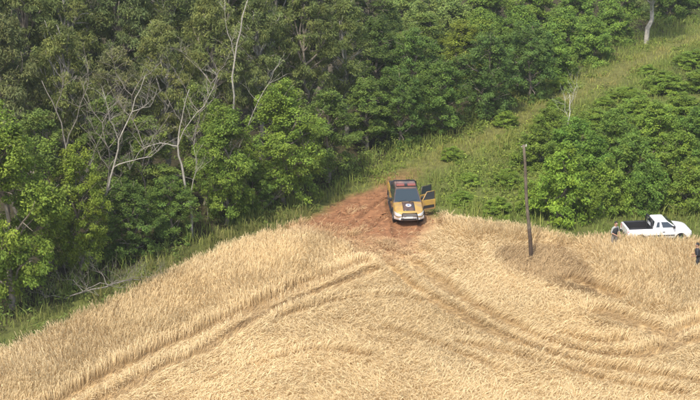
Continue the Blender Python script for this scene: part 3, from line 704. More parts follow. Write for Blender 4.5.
# ------------------------------------------------------------------ utility pole
def utility_pole():
    p = on_ground(531, 262); e = empty('utility_pole', p)
    m = mat('pole_wood', (.13, .11, .08), .9, spec=.1, noise=.35, nscale=4); m2 = mat('pole_tar', (.075, .055, .04), .9, spec=.1, noise=.3)
    top = Vector((-.72, 0, 6.75))
    T = Tubes(); q = [Vector((0, 0, 0)).lerp(top, t)+Vector((.03*math.sin(t*9), 0, 0)) for t in np.linspace(.28, 1, 8)]; T.add(q, taper(.10, .072, 8), 12); obj('upper_shaft', T.mesh('upper_shaft'), m, e)
    T = Tubes(); q = [Vector((0, 0, -.3))]+[Vector((0, 0, 0)).lerp(top, t)+Vector((.03*math.sin(t*9), 0, 0)) for t in np.linspace(.0, .285, 4)]; T.add(q, taper(.125, .108, 5), 12); obj('tarred_foot', T.mesh('tarred_foot'), m2, e)
    T = Tubes(); T.add([top+Vector((-.12, 0, -.12)), top+Vector((.16, 0, -.06))], [.02, .02], 6); T.add([top+Vector((.16, 0, -.1)), top+Vector((.16, 0, .02))], [.035, .03], 8); obj('insulator', T.mesh('insulator'), mat('porcelain', (.35, .33, .3), .4), e)
    tag(e, 'leaning wooden utility pole standing alone in the wheat', 'pole')
utility_pole()

# ------------------------------------------------------------------ vehicles
def bm_obj(name, bm, m, parent, bevel=0, sm=True, seg=2):
    me = bpy.data.meshes.new(name); bmesh.ops.recalc_face_normals(bm, faces=bm.faces); bm.to_mesh(me); bm.free()
    o = obj(name, me, m, parent)
    if sm:
        for p in me.polygons: p.use_smooth = True
        if not bevel: 
            md = o.modifiers.new('edge', 'EDGE_SPLIT'); md.split_angle = math.radians(35)
    if bevel:
        b = o.modifiers.new('bevel', 'BEVEL'); b.width = bevel; b.segments = seg; b.limit_method = 'ANGLE'; b.angle_limit = math.radians(28)
        o.modifiers.new('wn', 'WEIGHTED_NORMAL')
    return o
def loft(bm, secs, cap=True):
    rows = [[bm.verts.new(p) for p in s] for s in secs]; n = len(rows[0])
    for a, b in zip(rows[:-1], rows[1:]):
        for j in range(n): bm.faces.new((a[j], a[(j+1) % n], b[(j+1) % n], b[j]))
    if cap: bm.faces.new(rows[0][::-1]); bm.faces.new(rows[-1])
def box(bm, x0, x1, y0, y1, z0, z1):
    v = [bm.verts.new(p) for p in ((x0, y0, z0), (x1, y0, z0), (x1, y1, z0), (x0, y1, z0), (x0, y0, z1), (x1, y0, z1), (x1, y1, z1), (x0, y1, z1))]
    for f in ((3, 2, 1, 0), (4, 5, 6, 7), (0, 1, 5, 4), (1, 2, 6, 5), (2, 3, 7, 6), (3, 0, 4, 7)): bm.faces.new([v[i] for i in f])
def boxo(name, b, m, parent, bevel=.01): bm = bmesh.new(); box(bm, *b); return bm_obj(name, bm, m, parent, bevel)
def slab(name, pts, th, m, parent, bevel=0):
    """thin panel from a planar outline, thickened along its normal"""
    bm = bmesh.new(); P = [Vector(p) for p in pts]; n = (P[1]-P[0]).cross(P[2]-P[0]).normalized()
    a = [bm.verts.new(p) for p in P]; b = [bm.verts.new(p+n*th) for p in P]; k = len(P)
    bm.faces.new(a[::-1]); bm.faces.new(b)
    for i in range(k): bm.faces.new((a[i], a[(i+1) % k], b[(i+1) % k], b[i]))
    return bm_obj(name, bm, m, parent, bevel, sm=False)
def boolean_cut(o, cutters):
    for bm in cutters:
        me = bpy.data.meshes.new('cut'); bmesh.ops.recalc_face_normals(bm, faces=bm.faces); bm.to_mesh(me); bm.free()
        c = bpy.data.objects.new('cut', me); COL.objects.link(c); c.parent = o.parent; bpy.context.view_layer.update()
        md = o.modifiers.new('b', 'BOOLEAN'); md.object = c; md.operation = 'DIFFERENCE'; md.solver = 'EXACT'
        dg = bpy.context.evaluated_depsgraph_get(); dg.update()
        new = bpy.data.meshes.new_from_object(o.evaluated_get(dg)); o.modifiers.remove(md); o.data = new
        bpy.data.objects.remove(c)
def cyl(bm, c, r, y0, y1, n=24):
    a = [bm.verts.new((c[0]+r*math.cos(2*math.pi*i/n), y0, c[1]+r*math.sin(2*math.pi*i/n))) for i in range(n)]
    b = [bm.verts.new((c[0]+r*math.cos(2*math.pi*i/n), y1, c[1]+r*math.sin(2*math.pi*i/n))) for i in range(n)]
    bm.faces.new(a); bm.faces.new(b[::-1])
    for i in range(n): bm.faces.new((a[i], b[i], b[(i+1) % n], a[(i+1) % n]))
M_GLASS = mat('car_glass', (.035, .045, .055), .08, spec=.8); M_TYRE = mat('rubber', (.02, .02, .02), .85, noise=.2); M_RIM = mat('rim_metal', (.38, .38, .39), .35, .7)
M_BLACK = mat('black_plastic', (.022, .022, .024), .55); M_LAMP = mat('headlamp_lens', (.5, .51, .52), .12, spec=.8); M_RED = mat('red_lens', (.38, .025, .015), .25)
M_CHROME = mat('bright_metal', (.55, .55, .55), .3, .8); M_SEAT = mat('seat_cloth', (.05, .05, .055), .9)
M_WHITEP = dusty('white_paint', (.80, .80, .78), (.5, .34, .22), .15, .3)
def wheel(e, x, y, r, w):
    prof = [(.60, -.5), (.62, -.44), (.93, -.5), (.985, -.36), (1, -.15), (1, .15), (.985, .36), (.93, .5), (.62, .44), (.60, .5)]
    n = 28; bm = bmesh.new(); rows = []
    for i in range(n):
        a = 2*math.pi*i/n; rows.append([bm.verts.new((x+p*r*math.cos(a), y+q*w, r+p*r*math.sin(a))) for p, q in prof])
    for i in range(n):
        A, B = rows[i], rows[(i+1) % n]
        for j in range(len(prof)): bm.faces.new((A[j], A[(j+1) % len(prof)], B[(j+1) % len(prof)], B[j]))
    wo = bm_obj('wheel', bm, M_TYRE, e)
    s = 1 if y > 0 else -1; bm = bmesh.new(); cyl(bm, (x, r), r*.60, y+s*w*.05, y+s*w*.36, 28)
    for k in range(6):
        a = k*math.pi/3; d = Vector((math.cos(a), 0, math.sin(a))); t = Vector((-math.sin(a), 0, math.cos(a)))
        c = Vector((x, y+s*w*.38, r)); v = [bm.verts.new(c+d*u*r+t*q*r+Vector((0, s*z, 0))) for z in (0, .025) for u, q in ((.08, -.07), (.54, -.1), (.54, .1), (.08, .07))]
        for f in ((3, 2, 1, 0), (4, 5, 6, 7), (0, 1, 5, 4), (1, 2, 6, 5), (2, 3, 7, 6), (3, 0, 4, 7)): bm.faces.new([v[i] for i in f])
    bm_obj('rim', bm, M_RIM, wo)

def section(x, w, zb, zs, zt, crown=0.0):
    """closed cross-section of a car body at x: sill, flank, shoulder, top"""
    h = [(w*.84, zb), (w*.94, zb+.04), (w*.98, zb+.12), (w, zb+(zs-zb)*.45), (w, zb+(zs-zb)*.7), (w*.985, zs-.05), (w*.965, zs), (w*.94, zs+(zt-zs)*.55), (w*.91, zs+(zt-zs)*.88), (w*.87, zt), (w*.45, zt+crown)]
    return [(x, -a, b) for a, b in h]+[(x, a, b) for a, b in h[::-1]]
def pickup_body(e, S, m, belt, cavity, arches, W_, extra_cuts=()):
    S = curve([tuple(q)+(0.,)*(6-len(q)) for q in S], 4); bm = bmesh.new(); loft(bm, [section(*s) for s in S]); o = bm_obj('body', bm, m, e, sm=False)
    cuts = []
    c = bmesh.new(); box(c, cavity[0], cavity[1], -cavity[2], cavity[2], cavity[3], 3); cuts.append(c)
    for (x, r, ra) in arches:
        for s in (-1, 1):
            c = bmesh.new(); cyl(c, (x, r), ra, *sorted((s*(W_-.30), s*(W_+.2))), 28); cuts.append(c)
    cuts += list(extra_cuts); boolean_cut(o, cuts)
    for p in o.data.polygons: p.use_smooth = True
    md = o.modifiers.new('edge', 'EDGE_SPLIT'); md.split_angle = math.radians(32)
    return o

def cabin_pts(B, T):   # bottom and top rectangles: (x_rear, x_front, half width, z)
    return {'b': B, 't': T}
def on_side(cb, x_frac0, z0f, s, off=.004):
    """point on the cabin flank: fraction along length, fraction of height"""
    B, T = cb['b'], cb['t']; t = z0f
    xr = B[0]+(T[0]-B[0])*t; xf = B[1]+(T[1]-B[1])*t; w = B[2]+(T[2]-B[2])*t; z = B[3]+(T[3]-B[3])*t
    return Vector((xr+(xf-xr)*x_frac0, s*(w+off), z))
def side_window(e, cb, quad, s, m=M_GLASS):
    P = [on_side(cb, u, t, s) for u, t in quad]
    if s > 0: P = P[::-1]
    return slab('window', P, .004, m, e)
def end_window(e, cb, front, name, f0=.1, f1=.93, side=.9, m=M_GLASS):
    B, T = cb['b'], cb['t']; P = []
    for t, sgn in ((f0, -1), (f0, 1), (f1, 1), (f1, -1)):
        x = (B[1]+(T[1]-B[1])*t) if front else (B[0]+(T[0]-B[0])*t); w = (B[2]+(T[2]-B[2])*t)*side; z = B[3]+(T[3]-B[3])*t
        P.append(Vector((x+(.004 if front else -.004), sgn*w, z+.003)))
    if not front: P = P[::-1]
    return slab(name, P, .004, m, e)
def cabin(e, cb, m, roof_m, cuts=()):
    B, T = cb['b'], cb['t']; bm = bmesh.new()
    r = lambda q, z: [(q[0], -q[2], z), (q[1], -q[2], z), (q[1], q[2], z), (q[0], q[2], z)]
    loft(bm, [r(B, B[3]-.12), r(B, B[3]), r(T, T[3])]); o = bm_obj('cabin', bm, m, e, .05 if not cuts else 0, sm=not cuts, seg=3)
    if cuts: boolean_cut(o, list(cuts)); b = o.modifiers.new('bevel', 'BEVEL'); b.width = .045; b.segments = 3; b.limit_method = 'ANGLE'; b.angle_limit = math.radians(40)
    bm = bmesh.new(); ins = .03
    loft(bm, [[(T[0]+ins, -T[2]+ins, T[3]+.004), (T[1]-ins, -T[2]+ins, T[3]+.004), (T[1]-ins, T[2]-ins, T[3]+.004), (T[0]+ins, T[2]-ins, T[3]+.004)],
              [(T[0]+.16, -T[2]+.14, T[3]+.04), (T[1]-.16, -T[2]+.14, T[3]+.04), (T[1]-.16, T[2]-.14, T[3]+.04), (T[0]+.16, T[2]-.14, T[3]+.04)]])
    bm_obj('roof', bm, roof_m, e, .02)
    return o

def bow_bar(name, xf, hw, sweep, z0, z1, depth, m, parent):
    bm = bmesh.new(); secs = []
    for t in np.linspace(-1, 1, 17):
        x = xf-sweep*abs(t)**2.6; zc = (z0+z1)/2; h = (z1-z0)/2*(1-.18*abs(t)**3)
        secs.append([(x-depth, t*hw, zc-h*.8), (x-.05, t*hw, zc-h), (x, t*hw, zc-h*.55), (x, t*hw, zc+h*.45), (x-.05, t*hw, zc+h), (x-depth, t*hw, zc+h*.9)])
    loft(bm, secs); return bm_obj(name, bm, m, parent)
def white_pickup():
    p = on_ground(659, 247); e = empty('white_pickup', p+Vector((0, .85, 0)), math.radians(6)); e.scale = (.87, .87, .87)
    Wd = .83; paint = M_WHITEP
    S = [(-2.20, .78, .42, .84, .98), (-2.15, .82, .36, .86, 1.0), (-1.0, .83, .30, .86, 1.0), (.2, .83, .26, .85, .98), (.95, .83, .26, .84, .97, .03), (1.55, .82, .28, .80, .90, .04), (1.98, .78, .30, .72, .80, .03), (2.14, .70, .34, .62, .68, .02), (2.20, .60, .38, .54, .58, .01)]
    pickup_body(e, S, paint, .98, (-2.12, -.52, .70, .52), [(-1.35, .29, .37), (1.38, .29, .37)], Wd)
    cb = cabin_pts((-.50, 1.12, .775, 1.0), (-.36, .42, .61, 1.47)); cabin(e, cb, paint, paint)
    for s in (-1, 1):
        side_window(e, cb, [(.37, .12), (.88, .12), (.90, .86), (.39, .86)] if False else [(.40, .10), (.92, .10), (.93, .86), (.44, .86)], s)
        side_window(e, cb, [(.10, .16), (.26, .16), (.34, .86), (.17, .86)], s)
        slab('door_seam', [on_side(cb, .33, t, s, .001+(s > 0)*0) for t in (.02, .02)]+[Vector((.03, s*.834, .9))][:1] if False else ([Vector((.045, s*.832, .40)), Vector((.06, s*.832, .40)), Vector((.06, s*.829, .80)), Vector((.045, s*.829, .80))][::(-1 if s > 0 else 1)]), .003, M_BLACK, e)
        slab('door_handle', [Vector((.12, s*.832, .76)), Vector((.27, s*.832, .76)), Vector((.27, s*.828, .80)), Vector((.12, s*.828, .80))][::(-1 if s > 0 else 1)], .02, M_BLACK, e)
        boxo('side_moulding', (-.9, .95, s*.83-.012, s*.83+.018, .50, .56) if s > 0 else (-.9, .95, s*.83-.018, s*.83+.012, .50, .56), M_BLACK, e, .006)
        boxo('mirror', (.78, .92, *sorted((s*.80, s*1.0)), 1.04, 1.18), M_BLACK, e, .03)
        boxo('tail_light', (-2.23, -2.12, *sorted((s*.64, s*.80)), .58, .88), M_RED, e, .02)
        boxo('headlight', (1.98, 2.15, *sorted((s*.46, s*.70)), .58, .72), M_LAMP, e, .04)
        boxo('bed_rail', (-2.14, -.54, *sorted((s*.68, s*.77)), 1.0, 1.035), M_BLACK, e, .012)
        for x in (-1.35, 1.38): wheel(e, x, s*.72, .29, .18)
    end_window(e, cb, True, 'windscreen', .06, .95, .9); end_window(e, cb, False, 'rear_window', .25, .88, .85)
    bm = bmesh.new(); box(bm, -2.10, -.54, -.69, .69, .523, .55); bm_obj('bed_liner', bm, M_BLACK, e, 0, False)
    for s in (-1, 1): boxo('bed_liner_side', (-2.115, -.525, *sorted((s*.694, s*.682)), .55, .985), M_BLACK, e, 0)
    boxo('bed_liner_front', (-.535, -.525, -.68, .68, .55, .985), M_BLACK, e, 0)
    boxo('tailgate', (-2.235, -2.19, -.60, .60, .56, .99), dusty('dusty_white', (.78, .77, .74), (.42, .30, .18), .5), e, .015)
    boxo('rear_bumper', (-2.30, -2.12, -.76, .76, .33, .50), M_BLACK, e, .04)
    bow_bar('front_bumper', 2.26, .80, .24, .30, .53, .22, paint, e)
    boxo('grille', (2.185, 2.215, -.34, .34, .55, .64), M_BLACK, e, .01)
    T = Tubes()
    T.add([(-.60, -.70, 1.0), (-.58, -.66, 1.40), (-.57, -.58, 1.56), (-.57, .58, 1.56), (-.58, .66, 1.40), (-.60, .70, 1.0)], [.045]*6, 8)
    T.add([(-.58, -.40, .6), (-.58, -.40, 1.55)], [.03]*2, 6); T.add([(-.58, .40, .6), (-.58, .40, 1.55)], [.03]*2, 6); T.add([(-.585, -.66, 1.3), (-.585, .66, 1.3)], [.025]*2, 6)
    obj('roll_bar', T.mesh('roll_bar'), M_BLACK, e)
    tag(e, 'white two door pickup with open black bed parked behind the wheat', 'pickup')
white_pickup()

def police_pickup():
    f = on_ground(409, 225); hd = math.radians(-86.5); fw = Vector((math.cos(hd), math.sin(hd), 0))
    c = f-fw*2.35; e = empty('police_pickup', Vector((c.x, c.y, float(hgt(c.x, c.y)))), hd)
    yel = dusty('ochre_paint', (.45, .285, .055), (.27, .165, .10), .8); dark = dusty('black_paint', (.03, .03, .032), (.26, .14, .085), .5, .3); grey = dusty('silver_paint', (.42, .42, .41), (.34, .2, .12), .4)
    roofm = dusty('dusty_roof', (.10, .095, .09), (.36, .20, .14), .9, .5, 0, 1.6); white = mat('white_decal', (.66, .65, .62), .4)
    Wd = .91
    S = [(-2.55, .86, .50, 1.0, 1.12), (-2.48, .90, .44, 1.02, 1.14), (-1.3, .91, .38, 1.02, 1.14), (.2, .91, .34, 1.00, 1.12), (1.0, .91, .34, 1.0, 1.12, .02), (1.75, .90, .36, .98, 1.08, .05), (2.22, .87, .40, .92, 1.0, .05), (2.40, .80, .44, .87, .94, .03), (2.50, .68, .48, .82, .88, .02), (2.54, .56, .54, .76, .80, .01)]
    # front left (driver) door and rear left door stand open: the openings are cut out
    def door_cut(x0, x1, z0, z1): b = bmesh.new(); box(b, x0, x1, .30, 1.2, z0, z1); return b
    body = pickup_body(e, S, yel, 1.12, (-2.46, -1.02, .76, .66), [(-1.50, .37, .46), (1.52, .37, .46)], Wd, [door_cut(.10, 1.02, .46, 2), door_cut(-.92, .02, .46, 2)])
    cb = cabin_pts((-1.02, 1.28, .86, 1.12), (-.84, .46, .66, 1.72))
    def cabcut(x0, x1): b = bmesh.new(); v = [(x0, .30, .95), (x1, .30, .95), (x1, 1.2, .95), (x0, 1.2, .95)]; t = [(x0+.08 if x0 < 0 else x0, .30, 1.64), (min(x1, .50) if x1 > .2 else x1, .30, 1.64), (min(x1, .50) if x1 > .2 else x1, 1.2, 1.64), (x0+.08 if x0 < 0 else x0, 1.2, 1.64)]; loft(b, [v, t]); return b
    cabin(e, cb, dark, roofm, [cabcut(.10, 1.0), cabcut(-.92, .02)])
    side_window(e, cb, [(.52, .10), (.93, .10), (.94, .86), (.60, .86)], -1); side_window(e, cb, [(.07, .10), (.49, .10), (.56, .86), (.09, .86)], -1)
    end_window(e, cb, True, 'windscreen', .05, .95, .92, mat('windscreen_glass', (.03, .045, .055), .1, spec=.5)); end_window(e, cb, False, 'rear_window', .2, .9, .88)
    for x in (.42, -.55):                                    # seats seen through the openings
        boxo('seat', (x-.25, x+.25, .32, .74, .50, .72), M_SEAT, e, .05); boxo('seat_back', (x-.32, x-.2, .32, .74, .72, 1.25), M_SEAT, e, .05)
    # open doors, hinged at their front edge
    def door(x_h, ln, ang, name):
        h = Vector((x_h, .89, 0)); a = math.radians(180-ang); d = Vector((math.cos(a), math.sin(a), 0)); n = Vector((-d.y, d.x, 0)) 
        def P(u, z, o=0): return h+d*u+n*o+Vector((0, 0, z))
        do = slab(name, [P(0, .48), P(ln, .48), P(ln, 1.10), P(0, 1.12)], .07, yel, e, .015)
        T = Tubes(); fr = .28*ln if name == 'front_door' else .05
        T.add([P(.03, 1.1, -.035), P(fr+.06, 1.62, -.035), P(ln-.06, 1.64, -.035), P(ln-.03, 1.08, -.035)], [.028]*4, 6); obj('window_frame', T.mesh('window_frame'), yel if name == 'front_door' else dark, do)
        slab('window', [P(.09, 1.12, -.03), P(ln-.07, 1.12, -.03), P(ln-.09, 1.60, -.03), P(fr+.1, 1.59, -.03)], .008, M_GLASS, do)
        slab('door_trim', [P(.10, .60, -.075), P(ln-.1, .60, -.075), P(ln-.1, .78, -.075), P(.10, .78, -.075)], .012, M_BLACK, do)
        if name == 'front_door':
            q = P(.14, 1.17, .16); boxo('mirror', (q.x-.07, q.x+.07, q.y-.1, q.y+.12, 1.10, 1.30), M_BLACK, do, .03)
    door(1.02, .92, 68, 'front_door'); door(.0, .88, 60, 'rear_door')
    for s in (-1, 1):
        for x0 in (-1.50, 1.52):                              # black arch flares
            bm = bmesh.new(); secs = []
            for a in np.linspace(math.radians(8), math.radians(172), 12):
                ci, si = math.cos(a), math.sin(a); y0, y1 = s*.885, s*.945
                secs.append([(x0+ci*.455, y0, .37+si*.455), (x0+ci*.455, y1, .37+si*.455), (x0+ci*.52, y1-s*.015, .37+si*.52), (x0+ci*.54, y0, .37+si*.54)])
            loft(bm, secs); bm_obj('arch_flare', bm, M_BLACK, e)
    boxo('running_board', (-1.0, 1.0, -.99, -.84, .34, .39), M_BLACK, e, .012)
    for y0 in (-.55, .08):
        T = Tubes(); T.add([(1.30, y0, 1.155), (1.20, y0+.28, 1.20), (1.17, y0+.5, 1.215)], [.012, .01, .006], 5); obj('wiper', T.mesh('wiper'), M_BLACK, e)
    T = Tubes(); T.add([(.30, -.5, 1.76), (.10, -.62, 2.25), (-.05, -.66, 2.7)], [.012, .008, .005], 5); obj('radio_aerial', T.mesh('radio_aerial'), M_BLACK, e)
    boxo('mirror', (.88, 1.02, -1.10, -.90, 1.10, 1.30), M_BLACK, e, .03)
    # bonnet livery: dark centre panel, ochre flanks, white emblem
    def bonnet_z(x): return float(np.interp(x, [1.0, 1.75, 2.25, 2.45], [1.12, 1.08, 1.0, .93]))
    def bz(x, y): return bonnet_z(x)+(float(np.interp(x, [1.0, 1.75, 2.25, 2.45], [.02, .05, .05, .03])) if abs(y) <= .41 else 0)
    from mathutils.bvhtree import BVHTree
    bb = bmesh.new(); bb.from_mesh(body.data); tree = BVHTree.FromBMesh(bb); bb.free()
    def bz(x, y): return tree.ray_cast(Vector((x, y, 3)), Vector((0, 0, -1)))[0].z
    bm = bmesh.new(); rows = []
    for x in np.linspace(1.32, 2.40, 13):
        rows.append([bm.verts.new((x, y, bz(x, y)+.006)) for y in (-.36, -.18, 0, .18, .36)])
    for a, b in zip(rows[:-1], rows[1:]):
        for j in range(4): bm.faces.new((a[j], a[j+1], b[j+1], b[j]))
    bo = bm_obj('bonnet_panel', bm, dark, e); bo.modifiers.clear(); sd = bo.modifiers.new('thick', 'SOLIDIFY'); sd.thickness = .004
    def decal(name, pts, m, lift):
        bm = bmesh.new(); bm.faces.new([bm.verts.new((x, y, bz(x, y)+lift+.006)) for x, y in pts]); o = bm_obj(name, bm, m, e, 0, False); s = o.modifiers.new('t', 'SOLIDIFY'); s.thickness = .003
    shield = [(1.86+.19*math.cos(a), .17*math.sin(a)) for a in np.linspace(0, 2*math.pi, 18, endpoint=False)]
    decal('emblem_plate', shield, white, .018)
    decal('emblem_shield', [(1.95, 0), (1.90, .075), (1.79, .085), (1.76, 0), (1.79, -.085), (1.90, -.075)], mat('emblem_blue', (.12, .16, .28), .4), .024)
    # front end
    boxo('grille', (2.47, 2.545, -.46, .46, .66, .84), M_BLACK, e, .02)
    for z in (.71, .79): boxo('grille_bar', (2.54, 2.56, -.44, .44, z-.018, z+.018), M_CHROME, e, .006)
    bow_bar('front_bumper', 2.64, .90, .30, .42, .66, .20, grey, e); boxo('bumper_intake', (2.60, 2.655, -.42, .42, .46, .57), M_BLACK, e, .015)
    boxo('number_plate', (2.645, 2.665, -.2, .2, .585, .70), white, e, .005)
    T = Tubes(); T.add([(2.55, -.5, .5), (2.74, -.48, .55), (2.74, -.42, .95), (2.74, .42, .95), (2.74, .48, .55), (2.55, .5, .5)], [.035]*6, 8); obj('bull_bar', T.mesh('bull_bar'), M_BLACK, e)
    for s in (-1, 1):
        bm = bmesh.new(); loft(bm, [[(x-.1, s*y, z0), (x, s*y, z0), (x-.005, s*y, z1-.04), (x-.03, s*y, z1), (x-.12, s*y, z1)] for x, y, z0, z1 in ((2.57, .47, .70, .80), (2.565, .56, .69, .83), (2.535, .67, .69, .86), (2.47, .77, .70, .89), (2.36, .845, .72, .90), (2.26, .875, .75, .90))]); bm_obj('headlight', bm, M_LAMP, e)
        boxo('fog_light', (2.52, 2.615, *sorted((s*.48, s*.62)), .47, .56), M_LAMP, e, .02)
        boxo('tail_light', (-2.58, -2.46, *sorted((s*.74, s*.88)), .72, 1.06), M_RED, e, .02)
        for x in (-1.50, 1.52): wheel(e, x, s*.80, .37, .24)
    boxo('side_stripe', (-1.0, 1.0, -.925, -.905, .62, .76), dark, e, .003)
    boxo('side_stripe', (-2.40, -1.98, -.925, -.895, .62, .76), dark, e, .003)
    for x in (.05, -.95, 1.02): boxo('door_seam', (x-.008, x+.008, -.918, -.9, .45, .98), M_BLACK, e, 0)
    boxo('bed_cover', (-2.47, -1.04, -.80, .80, 1.15, 1.22), mat('canvas', (.035, .035, .035), .9, noise=.2), e, .03)
    T = Tubes(); T.add([(-1.10, -.80, 1.16), (-1.08, -.74, 1.60), (-1.07, -.62, 1.70), (-1.07, .62, 1.70), (-1.08, .74, 1.60), (-1.10, .80, 1.16)], [.04]*6, 8); obj('roll_bar', T.mesh('roll_bar'), M_BLACK, e)
    boxo('rear_bumper', (-2.70, -2.5, -.86, .86, .44, .62), grey, e, .04)
    lb = boxo('light_bar', (.02, .34, -.60, .60, 1.765, 1.80), M_BLACK, e, .01)
    for s in (-1, 1): boxo('lens', (.03, .33, *sorted((s*.09, s*.59)), 1.80, 1.90), mat('beacon_lens', (.24, .075, .055), .35), lb, .03)
    boxo('lens_centre', (.05, .31, -.085, .085, 1.80, 1.88), M_BLACK, lb, .02)
    tag(e, 'ochre and black police pickup with open doors on the red earth', 'police pickup')
police_pickup()

# ------------------------------------------------------------------ people
SKIN = mat('skin', (.36, .20, .13), .6); HAIR = mat('hair_dark', (.02, .016, .013), .7); EYE = mat('eye_white', (.7, .7, .68), .3)
def person(name, loc, rz, top, trousers, shoes, pose, label, vest=None, bare_arms=True):
    e = empty(name, loc, rz)          # local: faces +X, left is +Y
    J, Ed = [], []
    def v(p, r, z, par=None):
        J.append((Vector(p), r, z)); 
        if par is not None: Ed.append((par, len(J)-1))
        return len(J)-1
    lean = pose.get('lean', 0); sh = Vector((lean*.45, 0, 0))
    pel = v((0, 0, .95), (.16, .12), 1); wa = v((lean*.2, 0, 1.10), (.145, .105), 0, pel); ch = v(Vector((.01, 0, 1.30))+sh*.8, (.17, .12), 0, wa); up = v(Vector((-.01, 0, 1.43))+sh, (.12, .09), 0, ch)
    nk = v(Vector((0, 0, 1.52))+sh, (.058, .058), 2, up); h1 = v(Vector((.015, 0, 1.60))+sh*1.1, (.075, .082), 2, nk); h2 = v(Vector((.015, 0, 1.68))+sh*1.15, (.08, .098), 2, h1); h3 = v(Vector((0, 0, 1.745))+sh*1.15, (.06, .075), 2, h2)
    nose = v(J[h2][0]+Vector((.105, 0, -.03)), (.014, .014), 2, h2)
    for s in (-1, 1): v(J[h2][0]+Vector((-.01, s*.092, -.02)), (.016, .022), 2, h2)
    for s in (-1, 1):
        hp = v((0, s*.095, .90), (.10, .105), 1, pel); st = pose.get('step', 0)*s
        kn = v((.03+st*.5, s*.11, .50), (.062, .068), 1, hp); ca = v((.0+st*.75, s*.115, .34), (.055, .06), 1, kn); an = v((-.02+st, s*.12, .09), (.04, .042), 1, ca)
        hl = v((-.03+st, s*.12, .045), (.038, .04), 3, an); v((.15+st, s*.14, .035), (.04, .03), 3, hl)
        so_ = v(Vector((0, s*.19, 1.42))+sh, (.062, .062), 0, up)
        el, wr = pose['arm'][s]; az = 2 if bare_arms else 0
        el = v(Vector(el)+sh, (.043, .043), 0, so_); fa = v(J[el][0].lerp(Vector(wr)+sh, .4), (.04, .04), az, el); w = v(Vector(wr)+sh, (.027, .03), az, fa)
        d = (J[w][0]-J[el][0]).normalized(); sid = d.cross(Vector((1, 0, .2))).normalized()
        pa = v(J[w][0]+d*.06, (.028, .036), 2, w)
        for k, (o, L) in enumerate(((-.027, .065), (-.009, .078), (.009, .073), (.027, .058))):
            f1 = v(J[pa][0]+d*.04+sid*o, (.0095, .0095), 2, pa); curl = Vector((.25, 0, 0)); f2 = v(J[f1][0]+(d+curl).normalized()*L*.5, (.0085, .0085), 2, f1); v(J[f2][0]+(d+curl*2.4).normalized()*L*.5, (.0075, .0075), 2, f2)
        t1 = v(J[w][0]+d*.035+Vector((.04, 0, 0)), (.011, .011), 2, w); v(J[t1][0]+(d+Vector((.5, 0, 0))).normalized()*.045, (.009, .009), 2, t1)
    me = bpy.data.meshes.new('body'); me.from_pydata([tuple(j[0]) for j in J], Ed, []); o = obj('body', me, None, e)
    md = o.modifiers.new('skin', 'SKIN'); md.use_smooth_shade = True
    for i, sv in enumerate(me.skin_vertices[0].data): sv.radius = J[i][1]; sv.use_root = (i == pel)
    sb = o.modifiers.new('sub', 'SUBSURF'); sb.levels = 1; sb.render_levels = 1
    dg = bpy.context.evaluated_depsgraph_get(); dg.update(); new = bpy.data.meshes.new_from_object(o.evaluated_get(dg)); o.modifiers.clear(); o.data = new
    for m in (top, trousers, SKIN, shoes): new.materials.append(m)
    P = np.array([tuple(j[0]) for j in J])
    for f in new.polygons:
        d = np.linalg.norm(P-np.array(f.center), axis=1)-np.array([max(j[1]) for j in J])*.6; f.material_index = J[int(np.argmin(d))][2]; f.use_smooth = True
    H = J[h2][0]
    bm = bmesh.new(); bmesh.ops.create_uvsphere(bm, u_segments=16, v_segments=10, radius=1)
    for q in list(bm.verts):
        if q.co.z < -.15 and q.co.x > -.2 or q.co.z < -.6 or (q.co.x > .72 and q.co.z < .35): bm.verts.remove(q)
    for q in bm.verts: q.co = H+Vector((-.012+q.co.x*.108, q.co.y*.098, .022+q.co.z*.105+R.uniform(-.004, .004)))
    bm_obj('hair', bm, HAIR, e).modifiers.clear()
    for s in (-1, 1):
        bm = bmesh.new(); bmesh.ops.create_uvsphere(bm, u_segments=8, v_segments=6, radius=.013, matrix=Matrix.Translation(H+Vector((.088, s*.034, .005)))); bm_obj('eye', bm, EYE, e).modifiers.clear()
    bm = bmesh.new(); box(bm, H.x+.078, H.x+.094, -.026, .026, H.z-.078, H.z-.068); bm_obj('mouth', bm, mat('lips', (.25, .09, .07), .6), e, .003)
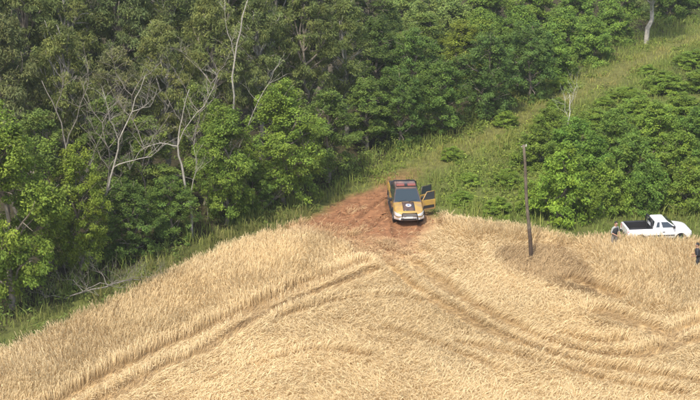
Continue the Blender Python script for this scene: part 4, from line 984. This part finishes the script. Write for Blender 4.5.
    if vest:
        bm = bmesh.new(); secs = []
        for z, a, b, k in ((1.02, .172, .142, .25), (1.15, .176, .138, .35), (1.30, .19, .152, .8), (1.40, .165, .135, .95), (1.455, .12, .10, 1.0)):
            secs.append([(.005+sh.x*k+b*math.cos(t), a*math.sin(t), z) for t in np.linspace(0, 2*math.pi, 16, endpoint=False)])
        loft(bm, secs, False); vo = bm_obj('vest', bm, vest, e); vo.modifiers.clear(); s = vo.modifiers.new('t', 'SOLIDIFY'); s.thickness = .02
    return tag(e, label, 'person')
DARKC = mat('dark_cloth', (.03, .032, .036), .9, noise=.25, nscale=20); GREYC = mat('grey_cloth', (.30, .31, .29), .9, noise=.2, nscale=20); KHAKI = mat('khaki_cloth', (.24, .21, .17), .9, noise=.2, nscale=20); BOOT = mat('boots', (.02, .018, .016), .7)
down = {1: ((.02, .27, 1.14), (.12, .25, .92)), -1: ((.02, -.27, 1.14), (.12, -.25, .92))}
p1 = on_ground(613, 254)
person('person', p1, math.radians(-60), GREYC, KHAKI, BOOT, {'arm': {1: ((-.02, .29, 1.15), (.20, .18, 1.02)), -1: ((.0, -.28, 1.15), (.2, -.16, 1.08))}, 'step': .06, 'lean': .12},
       'person in grey top and black vest standing in wheat behind the white pickup tailgate', DARKC)
p2 = on_ground(696.5, 277)
person('person', p2, math.radians(165), DARKC, DARKC, BOOT, {'arm': {1: ((-.03, .28, 1.15), (.15, .16, 1.06)), -1: ((-.02, -.27, 1.15), (.16, -.12, 1.10))}, 'step': .1, 'lean': .18},
       'person in dark clothes wading through wheat, cut by the right edge', mat('black_vest', (.018, .018, .02), .85))
# ------------------------------------------------------------------ haze
def haze():
    bm = bmesh.new(); box(bm, -160, 160, -15, 260, -1.5, 36); me = bpy.data.meshes.new('haze'); bm.to_mesh(me); bm.free()
    m = bpy.data.materials.new('haze_air'); m.use_nodes = True; t = m.node_tree; t.nodes.remove(t.nodes['Principled BSDF'])
    v = t.nodes.new('ShaderNodeVolumePrincipled'); v.inputs['Color'].default_value = (.92, .93, .92, 1); v.inputs['Density'].default_value = .0003; v.inputs['Anisotropy'].default_value = .2
    t.links.new(v.outputs[0], t.nodes['Material Output'].inputs['Volume'])
    tag(obj('haze', me, m), 'thin pale summer haze over the field and wood', 'haze', kind='stuff')
haze()
print('tris', sum(len(m.loops)-2*len(m.polygons) for m in bpy.data.meshes))
